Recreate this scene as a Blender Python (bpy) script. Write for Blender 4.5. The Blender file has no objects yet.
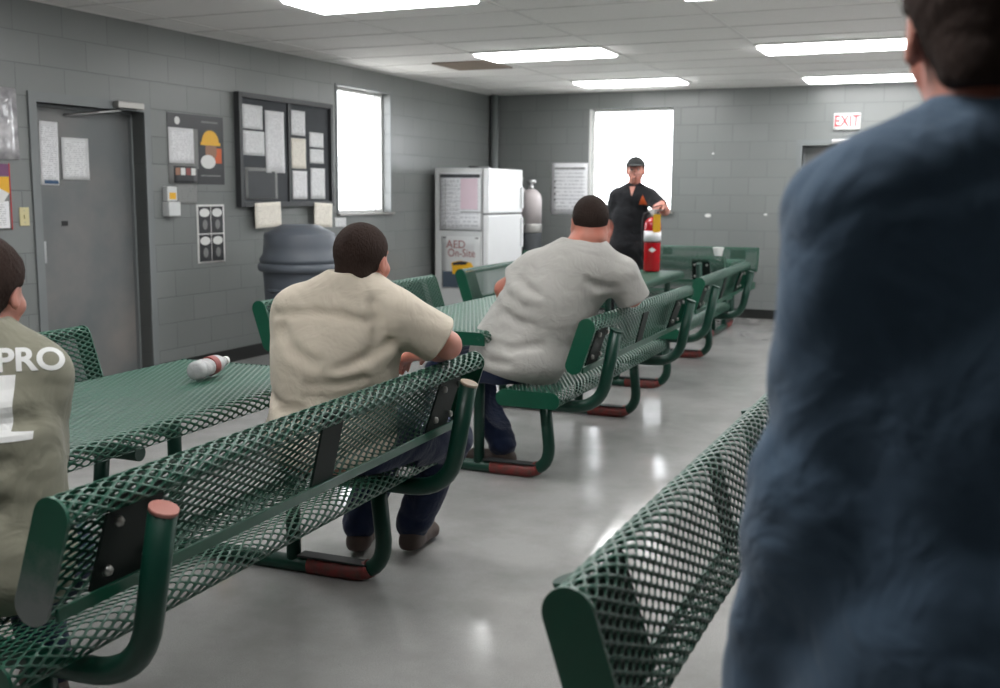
import bpy, bmesh, math, random
import numpy as np
from mathutils import Vector, Matrix
from mathutils.bvhtree import BVHTree
random.seed(7)
C = bpy.context.scene.collection
PI = math.pi

# ------------------------------------------------------------------ camera
CAM = Vector((5.6651, 0.0, 1.4312)); YAW, PITCH, ROLL = 0.4184, 0.1417, 0.0073
fw = Vector((-math.sin(YAW)*math.cos(PITCH), math.cos(YAW)*math.cos(PITCH), -math.sin(PITCH)))
r0 = Vector((math.cos(YAW), math.sin(YAW), 0)); u0 = r0.cross(fw)
rr = r0*math.cos(ROLL) + u0*math.sin(ROLL); uu = -r0*math.sin(ROLL) + u0*math.cos(ROLL)
cd = bpy.data.cameras.new('camera'); cam = bpy.data.objects.new('camera', cd); C.objects.link(cam)
cam.matrix_world = Matrix(((rr.x, uu.x, -fw.x, CAM.x), (rr.y, uu.y, -fw.y, CAM.y), (rr.z, uu.z, -fw.z, CAM.z), (0, 0, 0, 1)))
cd.sensor_width = 36; cd.lens = 36*1060/1000; cd.clip_start = 0.02
cd.dof.use_dof = True; cd.dof.focus_distance = 3.4; cd.dof.aperture_fstop = 4.0
bpy.context.scene.camera = cam

# ------------------------------------------------------------------ world, light level, exposure
W = bpy.data.worlds.new('sky'); bpy.context.scene.world = W; W.use_nodes = True
W.node_tree.nodes['Background'].inputs[0].default_value = (0.93, 0.96, 1.0, 1)
W.node_tree.nodes['Background'].inputs[1].default_value = 9.0
LAMP = 17.0                       # strength of the ceiling lamp diffusers
vs = bpy.context.scene.view_settings
vs.view_transform = 'Standard'; vs.look = 'None'; vs.gamma = 1; vs.use_curve_mapping = False; vs.exposure = 0.0
cy = bpy.context.scene.cycles
cy.use_denoising = True; cy.max_bounces = 7; cy.diffuse_bounces = 4; cy.glossy_bounces = 3; cy.transmission_bounces = 5; cy.transparent_max_bounces = 12
cy.sample_clamp_indirect = 6; cy.caustics_reflective = False; cy.caustics_refractive = False

# ------------------------------------------------------------------ materials
def lin(c): return tuple(((v/255)/12.92 if v/255 <= .04045 else ((v/255+.055)/1.055)**2.4) for v in c)
class N:
    def __init__(s, name):
        s.m = bpy.data.materials.new(name); s.m.use_nodes = True; s.t = s.m.node_tree; s.b = s.t.nodes['Principled BSDF']
    def n(s, typ, **k):
        x = s.t.nodes.new(typ)
        for a, v in k.items():
            if a.startswith('i_'):
                q = a[2:]; x.inputs[int(q) if q.isdigit() else q.replace('_', ' ')].default_value = v
            else: setattr(x, a, v)
        return x
    def l(s, a, b): s.t.links.new(a, b)
    def math(s, op, a, b=None, c=None):
        x = s.n('ShaderNodeMath', operation=op)
        for i, v in enumerate((a, b, c)):
            if v is None: continue
            if isinstance(v, (int, float)): x.inputs[i].default_value = v
            else: s.l(v, x.inputs[i])
        return x.outputs[0]
    def mix(s, f, a, b):
        x = s.n('ShaderNodeMix', data_type='RGBA')
        for i, v in ((0, f), (6, a), (7, b)):
            if isinstance(v, (int, float)): x.inputs[i].default_value = v
            elif isinstance(v, tuple): x.inputs[i].default_value = (*v, 1)
            else: s.l(v, x.inputs[i])
        return x.outputs[2]
    def noise(s, scale, detail=3, rough=.5, vec=None, dist=0):
        x = s.n('ShaderNodeTexNoise', i_Scale=scale, i_Detail=detail, i_Roughness=rough, i_Distortion=dist)
        s.l(vec if vec is not None else s.obj(), x.inputs[0]); return x.outputs[0]
    def obj(s):
        if not hasattr(s, '_o'): s._o = s.n('ShaderNodeTexCoord').outputs['Object']
        return s._o
    def ramp(s, f, lo, hi):
        x = s.n('ShaderNodeMapRange', i_1=lo, i_2=hi, i_3=0.0, i_4=1.0); s.l(f, x.inputs[0]); return x.outputs[0]
    def bump(s, h, st, d=.01):
        x = s.n('ShaderNodeBump', i_Strength=st, i_Distance=d); s.l(h, x.inputs['Height']); s.l(x.outputs[0], s.b.inputs['Normal'])
    def col(s, v):
        if isinstance(v, tuple): s.b.inputs['Base Color'].default_value = (*v, 1)
        else: s.l(v, s.b.inputs['Base Color'])
    def set(s, rough=.5, metal=0, spec=.5, coat=0, coatr=.1, sheen=0):
        s.b.inputs['Roughness'].default_value = rough; s.b.inputs['Metallic'].default_value = metal
        s.b.inputs['Specular IOR Level'].default_value = spec; s.b.inputs['Coat Weight'].default_value = coat
        s.b.inputs['Coat Roughness'].default_value = coatr; s.b.inputs['Sheen Weight'].default_value = sheen
def simple(name, rgb, rough=.5, metal=0, var=.12, scale=6, spec=.5, coat=0, bump=0, bscale=60, sheen=0):
    k = N(name); c = lin(rgb); f = k.noise(scale)
    k.col(k.mix(f, tuple(v*(1-var) for v in c), tuple(min(1, v*(1+var)) for v in c)))
    k.set(rough, metal, spec, coat, sheen=sheen)
    if bump: k.bump(k.noise(bscale, 2), bump, .004)
    return k.m
def block_mat(name, axis):
    k = N(name); sp = k.n('ShaderNodeSeparateXYZ'); k.l(k.obj(), sp.inputs[0])
    cb = k.n('ShaderNodeCombineXYZ'); k.l(sp.outputs[axis], cb.inputs[0]); k.l(sp.outputs[2], cb.inputs[1])
    br = k.n('ShaderNodeTexBrick', offset=.5, i_Scale=1.0, i_Mortar_Size=.0045, i_Mortar_Smooth=.35, i_Bias=0.0)
    br.inputs['Brick Width'].default_value = .4064; br.inputs['Row Height'].default_value = .2031
    br.inputs['Color1'].default_value = (*lin((119, 122, 121)), 1); br.inputs['Color2'].default_value = (*lin((124, 127, 126)), 1)
    br.inputs['Mortar'].default_value = (*lin((103, 107, 107)), 1); k.l(cb.outputs[0], br.inputs[0])
    f = k.noise(1.3, 4); c2 = k.mix(k.ramp(f, .35, .7), br.outputs[0], (.172, .184, .184))
    x = k.n('ShaderNodeMix', data_type='RGBA'); x.inputs[0].default_value = .35; k.l(br.outputs[0], x.inputs[6]); k.l(c2, x.inputs[7]); k.col(x.outputs[2])
    k.set(.30, spec=.5)
    h = k.math('ADD', k.math('MULTIPLY', br.outputs[1], -1.0), k.math('MULTIPLY', k.noise(140, 3), .16)); k.bump(h, .55, .006)
    return k.m
M = {}
M['wall_y'] = block_mat('painted_block_left', 1); M['wall_x'] = block_mat('painted_block_far', 0)
k = N('polished_floor'); v = k.noise(260, 2, .6); s_ = k.n('ShaderNodeTexVoronoi', i_Scale=170.0); k.l(k.obj(), s_.inputs[0])
c = k.mix(k.ramp(v, .35, .65), lin((148, 147, 145)), lin((174, 173, 171))); c = k.mix(k.ramp(k.noise(2.6, 6, .65), .42, .62), c, lin((149, 148, 146)))
c = k.mix(k.math('LESS_THAN', s_.outputs[0], .16), c, lin((128, 129, 129))); k.col(c)
r_ = k.math('ADD', .05, k.math('MULTIPLY', k.noise(2.4, 5, .65), .16)); k.l(r_, k.b.inputs['Roughness']); k.b.inputs['Specular IOR Level'].default_value = .55
k.bump(k.noise(1.5, 2), .08, .02); M['floor'] = k.m
k = N('ceiling_tile'); c = k.mix(k.ramp(k.noise(230, 2), .55, .62), lin((238, 236, 234)), lin((216, 214, 212))); k.col(c); k.set(.75); k.bump(k.noise(180, 2), .25, .003); M['ceiling'] = k.m
M['tbar'] = simple('ceiling_grid_paint', (222, 220, 218), .6)
M['lamp_frame'] = simple('lamp_frame_white', (225, 225, 222), .4)
k = N('lamp_diffuser'); k.col((.9, .9, .9)); k.b.inputs['Emission Color'].default_value = (1, 1, 1, 1); k.b.inputs['Emission Strength'].default_value = LAMP; k.set(.3)
k.bump(k.n('ShaderNodeTexChecker', i_Scale=120.0).outputs[1], .1, .002); M['diffuser'] = k.m
M['vent'] = simple('vent_tan', (139, 124, 112), .5)
M['frame_paint'] = simple('door_frame_grey', (120, 124, 125), .4, var=.08, bump=.05)
k = N('door_paint'); c = k.mix(k.ramp(k.noise(1.6, 5, .6), .4, .75), lin((102, 106, 107)), lin((128, 124, 121))); k.col(c); k.set(.42); M['door'] = k.m
M['steel'] = simple('brushed_steel', (190, 190, 190), .3, metal=1, var=.1)
M['alum'] = simple('dull_aluminium', (170, 168, 164), .45, metal=.8, var=.1)
M['base'] = simple('black_cove_base', (26, 28, 27), .4)
M['dark'] = simple('dark_bronze_frame', (58, 60, 62), .45)
k = N('window_glass'); g = k.n('ShaderNodeBsdfGlossy', i_Roughness=.03); t = k.n('ShaderNodeBsdfTransparent'); mx = k.n('ShaderNodeMixShader'); fr = k.n('ShaderNodeLayerWeight')
k.l(k.math('ADD', .04, k.math('MULTIPLY', k.math('POWER', fr.outputs[1], 5.0), .9)), mx.inputs[0]); k.l(t.outputs[0], mx.inputs[1]); k.l(g.outputs[0], mx.inputs[2]); k.l(mx.outputs[0], k.t.nodes['Material Output'].inputs[0])
w_ = k.n('ShaderNodeTexNoise', i_Scale=3.0); k.l(k.math('MULTIPLY', w_.outputs[0], .06), g.inputs['Roughness']); M['glass'] = k.m
M['outdoor'] = simple('bright_concrete_outside', (225, 222, 215), .9)
# coated expanded metal and its frame
k = N('green_coated_mesh'); f = k.noise(3, 4); k.col(k.mix(f, lin((10, 62, 46)), lin((19, 84, 63)))); k.set(.36, spec=.5, coat=.12, coatr=.2); k.bump(k.noise(160, 2), .08, .002); M['mesh'] = k.m
k = N('green_coated_steel'); f = k.noise(4, 5, .6)
c = k.mix(f, lin((8, 60, 44)), lin((14, 82, 60))); c = k.mix(k.ramp(k.noise(38, 4, .7), .66, .72), c, lin((72, 96, 86))); k.col(c); k.set(.34, spec=.45, coat=.15); k.bump(k.noise(90, 2), .06, .002); M['green'] = k.m
k = N('dark_green_steel'); c = k.mix(k.noise(5, 5, .6), lin((7, 44, 35)), lin((11, 60, 46))); k.col(c); k.set(.42, spec=.35, coat=.05); M['pipe'] = k.m
k = N('scuffed_grey_green'); sp = k.n('ShaderNodeSeparateXYZ'); k.l(k.obj(), sp.inputs[0])
f = k.math('ADD', k.math('MULTIPLY', sp.outputs[2], -9), k.math('MULTIPLY', k.noise(14, 5, .7), 1.6)); f = k.ramp(f, -5.9, -4.9)
k.col(k.mix(f, lin((12, 84, 62)), lin((112, 118, 116)))); k.set(.4); M['scuffed'] = k.m
k = N('worn_red'); c = k.mix(k.ramp(k.noise(22, 5, .7), .42, .62), lin((124, 44, 42)), lin((92, 58, 52))); k.col(c); k.set(.55); M['red_sleeve'] = k.m
M['cap_red'] = simple('worn_pinkish_cap', (168, 112, 102), .5); M['cap_tan'] = simple('tan_pipe_cap', (150, 136, 118), .5)
M['plate'] = simple('blackish_green_plate', (20, 32, 28), .6, spec=.25)
M['bolt'] = simple('zinc_bolt', (160, 160, 155), .35, metal=.9)
M['rubber'] = simple('black_rubber', (24, 26, 26), .7)
def paper_mat(name, rgb=(232, 232, 234), ink=(110, 110, 114), row=.014, dens=.47, mx=.42, rough=.6, head=False):
    k = N(name); sp = k.n('ShaderNodeSeparateXYZ'); tc = k.n('ShaderNodeTexCoord'); k.l(tc.outputs['Object'], sp.inputs[0])
    rowi = k.math('DIVIDE', sp.outputs[1], row); fr = k.math('FRACT', rowi); on = k.math('LESS_THAN', fr, .42)
    cb = k.n('ShaderNodeCombineXYZ'); k.l(k.math('MULTIPLY', sp.outputs[0], 60), cb.inputs[0]); k.l(k.math('MULTIPLY', k.math('FLOOR', rowi), 7.31), cb.inputs[1])
    n = k.n('ShaderNodeTexNoise', i_Scale=1.0, i_Detail=2.0); k.l(cb.outputs[0], n.inputs[0]); a = k.math('GREATER_THAN', n.outputs[0], dens)
    gen = k.n('ShaderNodeSeparateXYZ'); k.l(tc.outputs['Generated'], gen.inputs[0])
    ins = k.math('LESS_THAN', k.math('ABSOLUTE', k.math('SUBTRACT', gen.outputs[0], .5)), mx); ins2 = k.math('LESS_THAN', k.math('ABSOLUTE', k.math('SUBTRACT', gen.outputs[1], .5)), .43)
    f = k.math('MULTIPLY', k.math('MULTIPLY', on, a), k.math('MULTIPLY', ins, ins2)); f = k.math('MULTIPLY', f, .42)
    c = k.mix(f, lin(rgb), lin(ink))
    k.col(c); k.set(rough); return k.m
M['paper'] = paper_mat('printed_paper'); M['paper2'] = paper_mat('printed_paper_small_type', (226, 227, 228), (120, 120, 125), .014, .48)
M['paper_cream'] = paper_mat('printed_paper_cream', (236, 230, 218), (150, 140, 130), .016, .52)
M['paper_grid'] = paper_mat('printed_schedule', (232, 233, 236), (120, 122, 132), .045, .45)
M['paper_grey'] = paper_mat('printed_grey', (128, 129, 128), (92, 92, 92), .02, .55)
k = N('plastic_sleeve'); c = k.mix(k.ramp(k.noise(9, 4), .35, .7), lin((150, 148, 152)), lin((214, 212, 214))); k.col(c); k.set(.08, coat=.6); k.bump(k.noise(7, 2), .5, .03); M['sleeve'] = k.m
M['white'] = simple('white_enamel', (228, 229, 230), .22, var=.03, coat=.3); M['fridge_side'] = simple('white_textured_side', (206, 208, 208), .4, var=.03, bump=.1, bscale=200)
M['gasket'] = simple('grey_gasket', (120, 120, 120), .6)
M['ivory'] = simple('ivory_plastic', (206, 196, 150), .4, var=.04); M['black'] = simple('black_plastic', (20, 20, 22), .4)
M['dkgrey'] = simple('dark_grey_board', (62, 65, 68), .6); M['board'] = simple('board_fabric', (70, 73, 77), .85, bump=.2, bscale=300)
M['print_dark'] = simple('poster_dark_print', (48, 49, 52), .35); M['yellow'] = simple('yellow_print', (232, 176, 34), .45); M['orange'] = simple('orange_print', (206, 92, 40), .5)
M['skinprint'] = simple('poster_face_print', (150, 108, 84), .4); M['whiteprint'] = simple('white_print', (222, 222, 220), .5, var=.03)
M['purple'] = simple('purple_print', (112, 60, 104), .4); M['redprint'] = simple('red_print', (176, 30, 34), .45); M['maroon'] = simple('maroon_print', (140, 66, 62), .5)
M['blueprint'] = simple('blue_print', (52, 84, 120), .5); M['navyprint'] = simple('slate_print', (72, 84, 98), .5)
M['can'] = simple('grey_bin_plastic', (86, 92, 100), .45, var=.06, bump=.08); M['pink'] = simple('pink_paper', (218, 196, 206), .6, var=.05)
M['extred'] = simple('extinguisher_red', (176, 14, 26), .2, coat=.6, var=.05); M['exit_red'] = simple('exit_red', (196, 46, 56), .4)
M['tank'] = simple('pale_cylinder_paint', (186, 178, 178), .35, var=.06); M['cup'] = simple('white_foam', (226, 226, 224), .6, var=.03)
k = N('clear_bottle_plastic'); k.col((.95, .96, .97)); k.set(.18); k.b.inputs['Transmission Weight'].default_value = .5; k.b.inputs['IOR'].default_value = 1.25; k.bump(k.noise(45, 2), .5, .01); M['bottle'] = k.m
# cloth, skin, hair
def cloth(name, rgb, rough=.85, weave=900, wr=.5, sheen=.15, var=.09):
    k = N(name); c = lin(rgb); f = k.noise(5, 4); k.col(k.mix(f, tuple(v*(1-var) for v in c), tuple(v*(1+var) for v in c)))
    k.set(rough, spec=.25, sheen=sheen); h = k.math('ADD', k.math('MULTIPLY', k.noise(9, 3, .55, dist=.6), 1.0), k.math('MULTIPLY', k.noise(weave, 1), .03)); k.bump(h, wr, .03); return k.m
M['olive'] = cloth('olive_grey_jersey', (136, 134, 118)); M['cream'] = cloth('cream_twill', (208, 197, 180), wr=.4); M['heather'] = cloth('heather_grey_jersey', (168, 166, 161), wr=.4)
M['polo'] = cloth('black_pique', (26, 27, 31)); M['slate'] = cloth('slate_blue_cotton', (72, 92, 112), wr=.6, var=.16); M['denim'] = cloth('dark_denim', (20, 33, 60), wr=.4, var=.2)
M['blackcloth'] = cloth('black_twill', (20, 21, 24)); M['greytwill'] = cloth('light_grey_twill', (142, 146, 156)); M['cap'] = cloth('charcoal_cap', (44, 46, 46), wr=.1)
M['shoe'] = simple('brown_leather', (66, 52, 46), .55, var=.25); M['sole'] = simple('dark_sole', (30, 26, 25), .7)
def skin(name, rgb):
    k = N(name); c = lin(rgb); k.col(k.mix(k.ramp(k.noise(14, 4), .35, .65), c, (c[0]*1.05, c[1]*.86, c[2]*.82))); k.set(.5, spec=.35)
    k.b.inputs['Subsurface Weight'].default_value = .12; k.b.inputs['Subsurface Radius'].default_value = (.02, .008, .004); k.b.inputs['Subsurface Scale'].default_value = .5
    k.bump(k.noise(260, 2), .1, .002); return k.m
M['skin'] = skin('skin_light', (202, 148, 134)); M['skin_tan'] = skin('skin_tan', (180, 124, 108)); M['lips'] = simple('lips', (170, 98, 90), .5)
def hair(name, rgb):
    k = N(name); c = lin(rgb); x = k.n('ShaderNodeMapping'); x.inputs[3].default_value = (1, 1, .3); k.l(k.obj(), x.inputs[0])
    f = k.noise(170, 4, .8, vec=x.outputs[0]); k.col(k.mix(f, tuple(v*.7 for v in c), tuple(v*1.35 for v in c))); k.set(.75, spec=.12); k.bump(f, .9, .01); return k.m
M['hair'] = hair('dark_brown_hair', (60, 47, 42)); M['hair_buzz'] = hair('buzzed_dark_hair', (48, 38, 34))
M['eye'] = simple('eye_white', (200, 196, 190), .2, var=.02); M['iris'] = simple('dark_iris', (36, 26, 20), .2)

# ------------------------------------------------------------------ object helpers
def link(name, me, mat=None, parent=None, loc=None, smooth=False, mats=None):
    o = bpy.data.objects.new(name, me); C.objects.link(o)
    if mats:
        for m in mats: me.materials.append(m)
    elif mat: me.materials.append(M[mat] if isinstance(mat, str) else mat)
    if parent: o.parent = parent
    if loc: o.location = loc
    if smooth:
        me.polygons.foreach_set('use_smooth', [True]*len(me.polygons))
    return o
def tag(o, label=None, cat=None, group=None, kind=None):
    if label: o['label'] = label
    if cat: o['category'] = cat
    if group: o['group'] = group
    if kind: o['kind'] = kind
    return o
def thing(name, label, cat, loc=(0, 0, 0), rz=0, group=None):
    o = bpy.data.objects.new(name, None); C.objects.link(o); o.location = loc; o.rotation_euler = (0, 0, rz); o.empty_display_size = .1
    return tag(o, label, cat, group)
def struct(name):
    o = bpy.data.objects.new(name, None); C.objects.link(o); o['kind'] = 'structure'; return o
class MB:
    """collects simple solids; build() makes one mesh object"""
    def __init__(s): s.b = bmesh.new()
    def box(s, x0, x1, y0, y1, z0, z1, bev=0, mi=0):
        vs_ = bmesh.ops.create_cube(s.b, size=1)['verts']
        bmesh.ops.scale(s.b, vec=(x1-x0, y1-y0, z1-z0), verts=vs_); bmesh.ops.translate(s.b, vec=((x0+x1)/2, (y0+y1)/2, (z0+z1)/2), verts=vs_)
        if bev:
            ed = list({e for v in vs_ for e in v.link_edges}); bmesh.ops.bevel(s.b, geom=ed, offset=bev, segments=2, affect='EDGES', profile=.5)
        return s
    def tube(s, pts, r, seg=14, cap=True, rs=None):
        P_ = [Vector(p) for p in pts]; n = len(P_); rings = []
        up = None
        for i in range(n):
            t = (P_[min(i+1, n-1)]-P_[max(i-1, 0)]).normalized()
            if up is None: up = Vector((0, 0, 1)) if abs(t.z) < .9 else Vector((0, 1, 0))
            a = t.cross(up).normalized(); up = a.cross(t).normalized(); R_ = rs[i] if rs else r
            rings.append([s.b.verts.new(P_[i]+a*(math.cos(2*PI*k/seg)*R_)+up*(math.sin(2*PI*k/seg)*R_)) for k in range(seg)])
        for i in range(n-1):
            for k in range(seg):
                f = s.b.faces.new((rings[i][k], rings[i+1][k], rings[i+1][(k+1) % seg], rings[i][(k+1) % seg])); f.smooth = True
        if cap: s.b.faces.new(rings[0]); s.b.faces.new(rings[-1][::-1])
        return s
    def lathe(s, prof, seg=32, c=(0, 0, 0), axis='z', smooth=True):
        rings = []
        for (r, z) in prof:
            rg = []
            for k in range(seg):
                a = 2*PI*k/seg; v = (r*math.cos(a), r*math.sin(a), z)
                if axis == 'y': v = (v[0], v[2], v[1])
                if axis == 'x': v = (v[2], v[0], v[1])
                rg.append(s.b.verts.new((v[0]+c[0], v[1]+c[1], v[2]+c[2])))
            rings.append(rg)
        for i in range(len(rings)-1):
            for k in range(seg):
                f = s.b.faces.new((rings[i][k], rings[i][(k+1) % seg], rings[i+1][(k+1) % seg], rings[i+1][k])); f.smooth = smooth
        if prof[0][0] > 1e-4: s.b.faces.new(rings[0][::-1])
        if prof[-1][0] > 1e-4: s.b.faces.new(rings[-1])
        return s
    def prism(s, poly, y0, y1, plane='xz'):
        def mk(a, b, y): return {'xz': (a, y, b), 'yz': (y, a, b), 'xy': (a, b, y)}[plane]
        A = [s.b.verts.new(mk(a, b, y0)) for a, b in poly]; B = [s.b.verts.new(mk(a, b, y1)) for a, b in poly]; n = len(poly)
        s.b.faces.new(A); s.b.faces.new(B[::-1])
        for i in range(n): s.b.faces.new((A[i], B[i], B[(i+1) % n], A[(i+1) % n]))
        return s
    def build(s, name, mat, parent=None, loc=None, weld=False):
        bmesh.ops.recalc_face_normals(s.b, faces=s.b.faces)
        if weld: bmesh.ops.remove_doubles(s.b, verts=s.b.verts, dist=1e-5)
        me = bpy.data.meshes.new(name); s.b.to_mesh(me); s.b.free(); return link(name, me, mat, parent, loc)
def copy_tree(o, parent=None):
    c_ = o.copy(); C.objects.link(c_)
    if parent: c_.parent = parent
    for ch in list(o.children): copy_tree(ch, c_)
    return c_
def bez(p0, p1, p2, n=8):
    p0, p1, p2 = map(Vector, (p0, p1, p2)); return [tuple(p0*(1-t)**2+p1*2*t*(1-t)+p2*t*t) for t in [i/n for i in range(n+1)]]

# ------------------------------------------------------------------ room shell
D, H, XR, YB = 12.432, 2.64, 8.6, -2.6
WL = (8.85, 9.86, 1.22, 2.44); WF = (1.32, 2.345, 1.22, 2.44)     # windows: span, sill, head
DL = (5.23, 6.22, 0, 2.0); DF = (3.84, 4.72, 0, 1.98)              # doors
def wall_with_holes(name, a0, a1, holes, mk, mat):
    """solid wall 0.2 m thick, cut in columns round its openings; mk maps (a0,a1,z0,z1) to box limits"""
    o = MB(); cuts = sorted({a0, a1, *[h[0] for h in holes], *[h[1] for h in holes]})
    for i in range(len(cuts)-1):
        m = (cuts[i]+cuts[i+1])/2; z = 0; hs = sorted([h for h in holes if h[0] < m < h[1]], key=lambda h: h[2])
        for h in hs:
            if h[2] > z: o.box(*mk(cuts[i], cuts[i+1], z, h[2]))
            z = h[3]
        o.box(*mk(cuts[i], cuts[i+1], z, H+.15))
    return tag(o.build(name, mat), kind='structure')
wall_with_holes('wall_left', YB-.2, D+.2, [WL, DL], lambda a, b, z0, z1: (-.2, 0, a, b, z0, z1), 'wall_y')
wall_with_holes('wall_far', 0, XR, [WF, DF], lambda a, b, z0, z1: (a, b, D, D+.2, z0, z1), 'wall_x')
WR = (9.7, 11.7, .9, 2.35)  # opening for the added window, out of view
wall_with_holes('wall_right', YB-.2, D+.2, [WR], lambda a, b, z0, z1: (XR, XR+.2, a, b, z0, z1), 'wall_y')
tag(MB().box(0, XR, YB-.2, YB, 0, H+.15).build('wall_back', 'wall_x'), kind='structure')
tag(MB().box(-.2, XR+.2, YB-.2, D+.2, -.12, 0).build('floor', 'floor'), kind='structure')
tag(MB().box(-.2, XR+.2, YB-.2, D+.2, H+.003, H+.12).build('ceiling', 'ceiling'), kind='structure')
tag(MB().box(-40, -.25, -30, 50, -.3, -.12).box(-.25, 50, D+.25, 50, -.3, -.12).box(XR+.25, 50, -30, D+.25, -.3, -.12).build('ground', 'outdoor'), kind='structure')
# suspended grid: bars every 0.61 m across, every 1.22 m along
GX = [.33 + 1.2*i for i in range(8)]; GX = [g-.0 for g in GX]
o = MB()
for i in range(25):
    y = 11.63 - .61*i + .61
    if y > YB and y < D: o.box(0, XR, y-.012, y+.012, H-.001, H+.006)
for x in GX: o.box(x-.012, x+.012, YB, D, H-.001, H+.006)
tag(o.build('trim_1', 'tbar'), kind='structure')
o = MB().box(0, .02, YB, D, H-.002, H+.004).box(0, XR, D-.02, D, H-.002, H+.004); tag(o.build('trim_2', 'tbar'), kind='structure')
tag(MB().box(0, .008, YB, 5.17, 0, .11).box(0, .008, 6.28, D, 0, .11).build('baseboard_left', 'base'), kind='structure')
tag(MB().box(0, 3.78, D-.008, D, 0, .11).box(4.78, XR, D-.008, D, 0, .11).build('baseboard_far', 'base'), kind='structure')
tag(MB().tube([(.075, D-.07, 0), (.075, D-.07, H)], .05, 20).build('trim_3', 'frame_paint'), kind='structure')

# windows: steel frame, sill, one pane
def window(name, kind, span):
    a0, a1, z0, z1 = span; t = .03; w = struct(name)
    def bx_(o, a, b, c_, d, u, v):    # u..v = depth behind the wall face
        return o.box(-v, -u, a, b, c_, d) if kind == 'l' else o.box(a, b, D+u, D+v, c_, d)
    o = MB(); bx_(o, a0, a0+t, z0, z1, .09, .15); bx_(o, a1-t, a1, z0, z1, .09, .15); bx_(o, a0+t, a1-t, z0, z0+t, .09, .15); bx_(o, a0+t, a1-t, z1-t, z1, .09, .15)
    o.build('window_frame', 'whiteprint', w)
    o = MB(); bx_(o, a0+t, a1-t, z0+t, z1-t, .115, .121); o.build('pane', 'glass', w)
    o = MB(); bx_(o, a0-.03, a1+.03, z0-.02, z0, -.04, .09); o.build('window_sill', 'alum', w)
    o = MB()
    for (p, q, r, s) in (((a0-.03, a0, z0, z1+.02), (a1, a1+.03, z0, z1+.02), (a0, a1, z1, z1+.02)) if kind == 'l' else ((a0-.012, a0+.02, z0, z1),)): bx_(o, p, q, r, s, -.008, .0)
    o.build('window_trim', 'frame_paint' if kind == 'l' else 'whiteprint', w); return w
window('window_1', 'l', WL); window('window_2', 'f', WF)
w = struct('added_window'); a, b, c_, d = WR  # unseen window, added to brighten the refrigerator front
MB().box(XR+.09, XR+.15, a, a+.04, c_, d).box(XR+.09, XR+.15, b-.04, b, c_, d).box(XR+.09, XR+.15, a+.04, b-.04, c_, c_+.04).box(XR+.09, XR+.15, a+.04, b-.04, d-.04, d).build('window_frame', 'whiteprint', w)
MB().box(XR+.115, XR+.121, a+.04, b-.04, c_+.04, d-.04).build('pane', 'glass', w)

# doors
def door(name, kind, span, rec):
    a0, a1, _, z1 = span; w = struct(name); t = .065
    def bx_(o, a, b, c_, d, u, v, bev=0): return o.box(-v, -u, a, b, c_, d, bev) if kind == 'l' else o.box(a, b, D+u, D+v, c_, d, bev)
    o = MB(); bx_(o, a0-t, a0, 0, z1+t, -.014, rec+.02); bx_(o, a1, a1+t, 0, z1+t, -.014, rec+.02); bx_(o, a0, a1, z1, z1+t, -.014, rec+.02)
    bx_(o, a0, a0+.016, 0, z1, rec-.03, rec); bx_(o, a1-.016, a1, 0, z1, rec-.03, rec); bx_(o, a0, a1, z1-.016, z1, rec-.03, rec); o.build('door_frame', 'frame_paint', w)
    o = MB(); bx_(o, a0+.004, a1-.004, 0, z1-.003, rec, rec+.045); lf = o.build('door_leaf', 'door', w)
    hx = a0+.12
    o = MB(); bx_(o, hx-.03, hx+.03, .93, 1.08, rec-.008, rec, .002)
    if kind == 'l': o.lathe([(.0, -.06), (.024, -.058), (.028, -.045), (.012, -.03), (.012, 0)], 16, c=(-rec+.01, hx, 1.0), axis='x')
    else: o.lathe([(.0, -.06), (.024, -.058), (.028, -.045), (.012, -.03), (.012, 0)], 16, c=(hx, D+rec, 1.0), axis='y')
    o.build('door_handle', 'steel', w)
    # overhead closer and arm
    cx_ = (a0+a1)/2 + (.2 if kind == 'l' else -.1)
    o = MB(); bx_(o, cx_-.02, cx_+.24, z1+.01, z1+.058, -.07, -.014, .006); o.build('door_closer', 'steel' if kind != 'l' else 'alum', w)
    o = MB()
    if kind == 'l': o.tube([(.045, cx_+.03, z1-.005), (-.02, cx_-.12, z1-.03), (-rec+.012, cx_-.34, z1-.06)], .008, 8)
    else: o.tube([(cx_+.05, D-.045, z1+.0), (cx_+.2, D-.01, z1-.02), (cx_+.34, D+rec-.012, z1-.03)], .008, 8)
    o.build('closer_arm', 'steel', w); return w
door('door_1', 'l', DL, .135); d2 = door('door_2', 'f', DF, .11)
tag(MB().box(-.14, -.132, 5.53, 5.585, 1.18, 1.215, .001).build('lock_slot', 'black'), 'small dark lock slot on the left grey door', 'lock')

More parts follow.
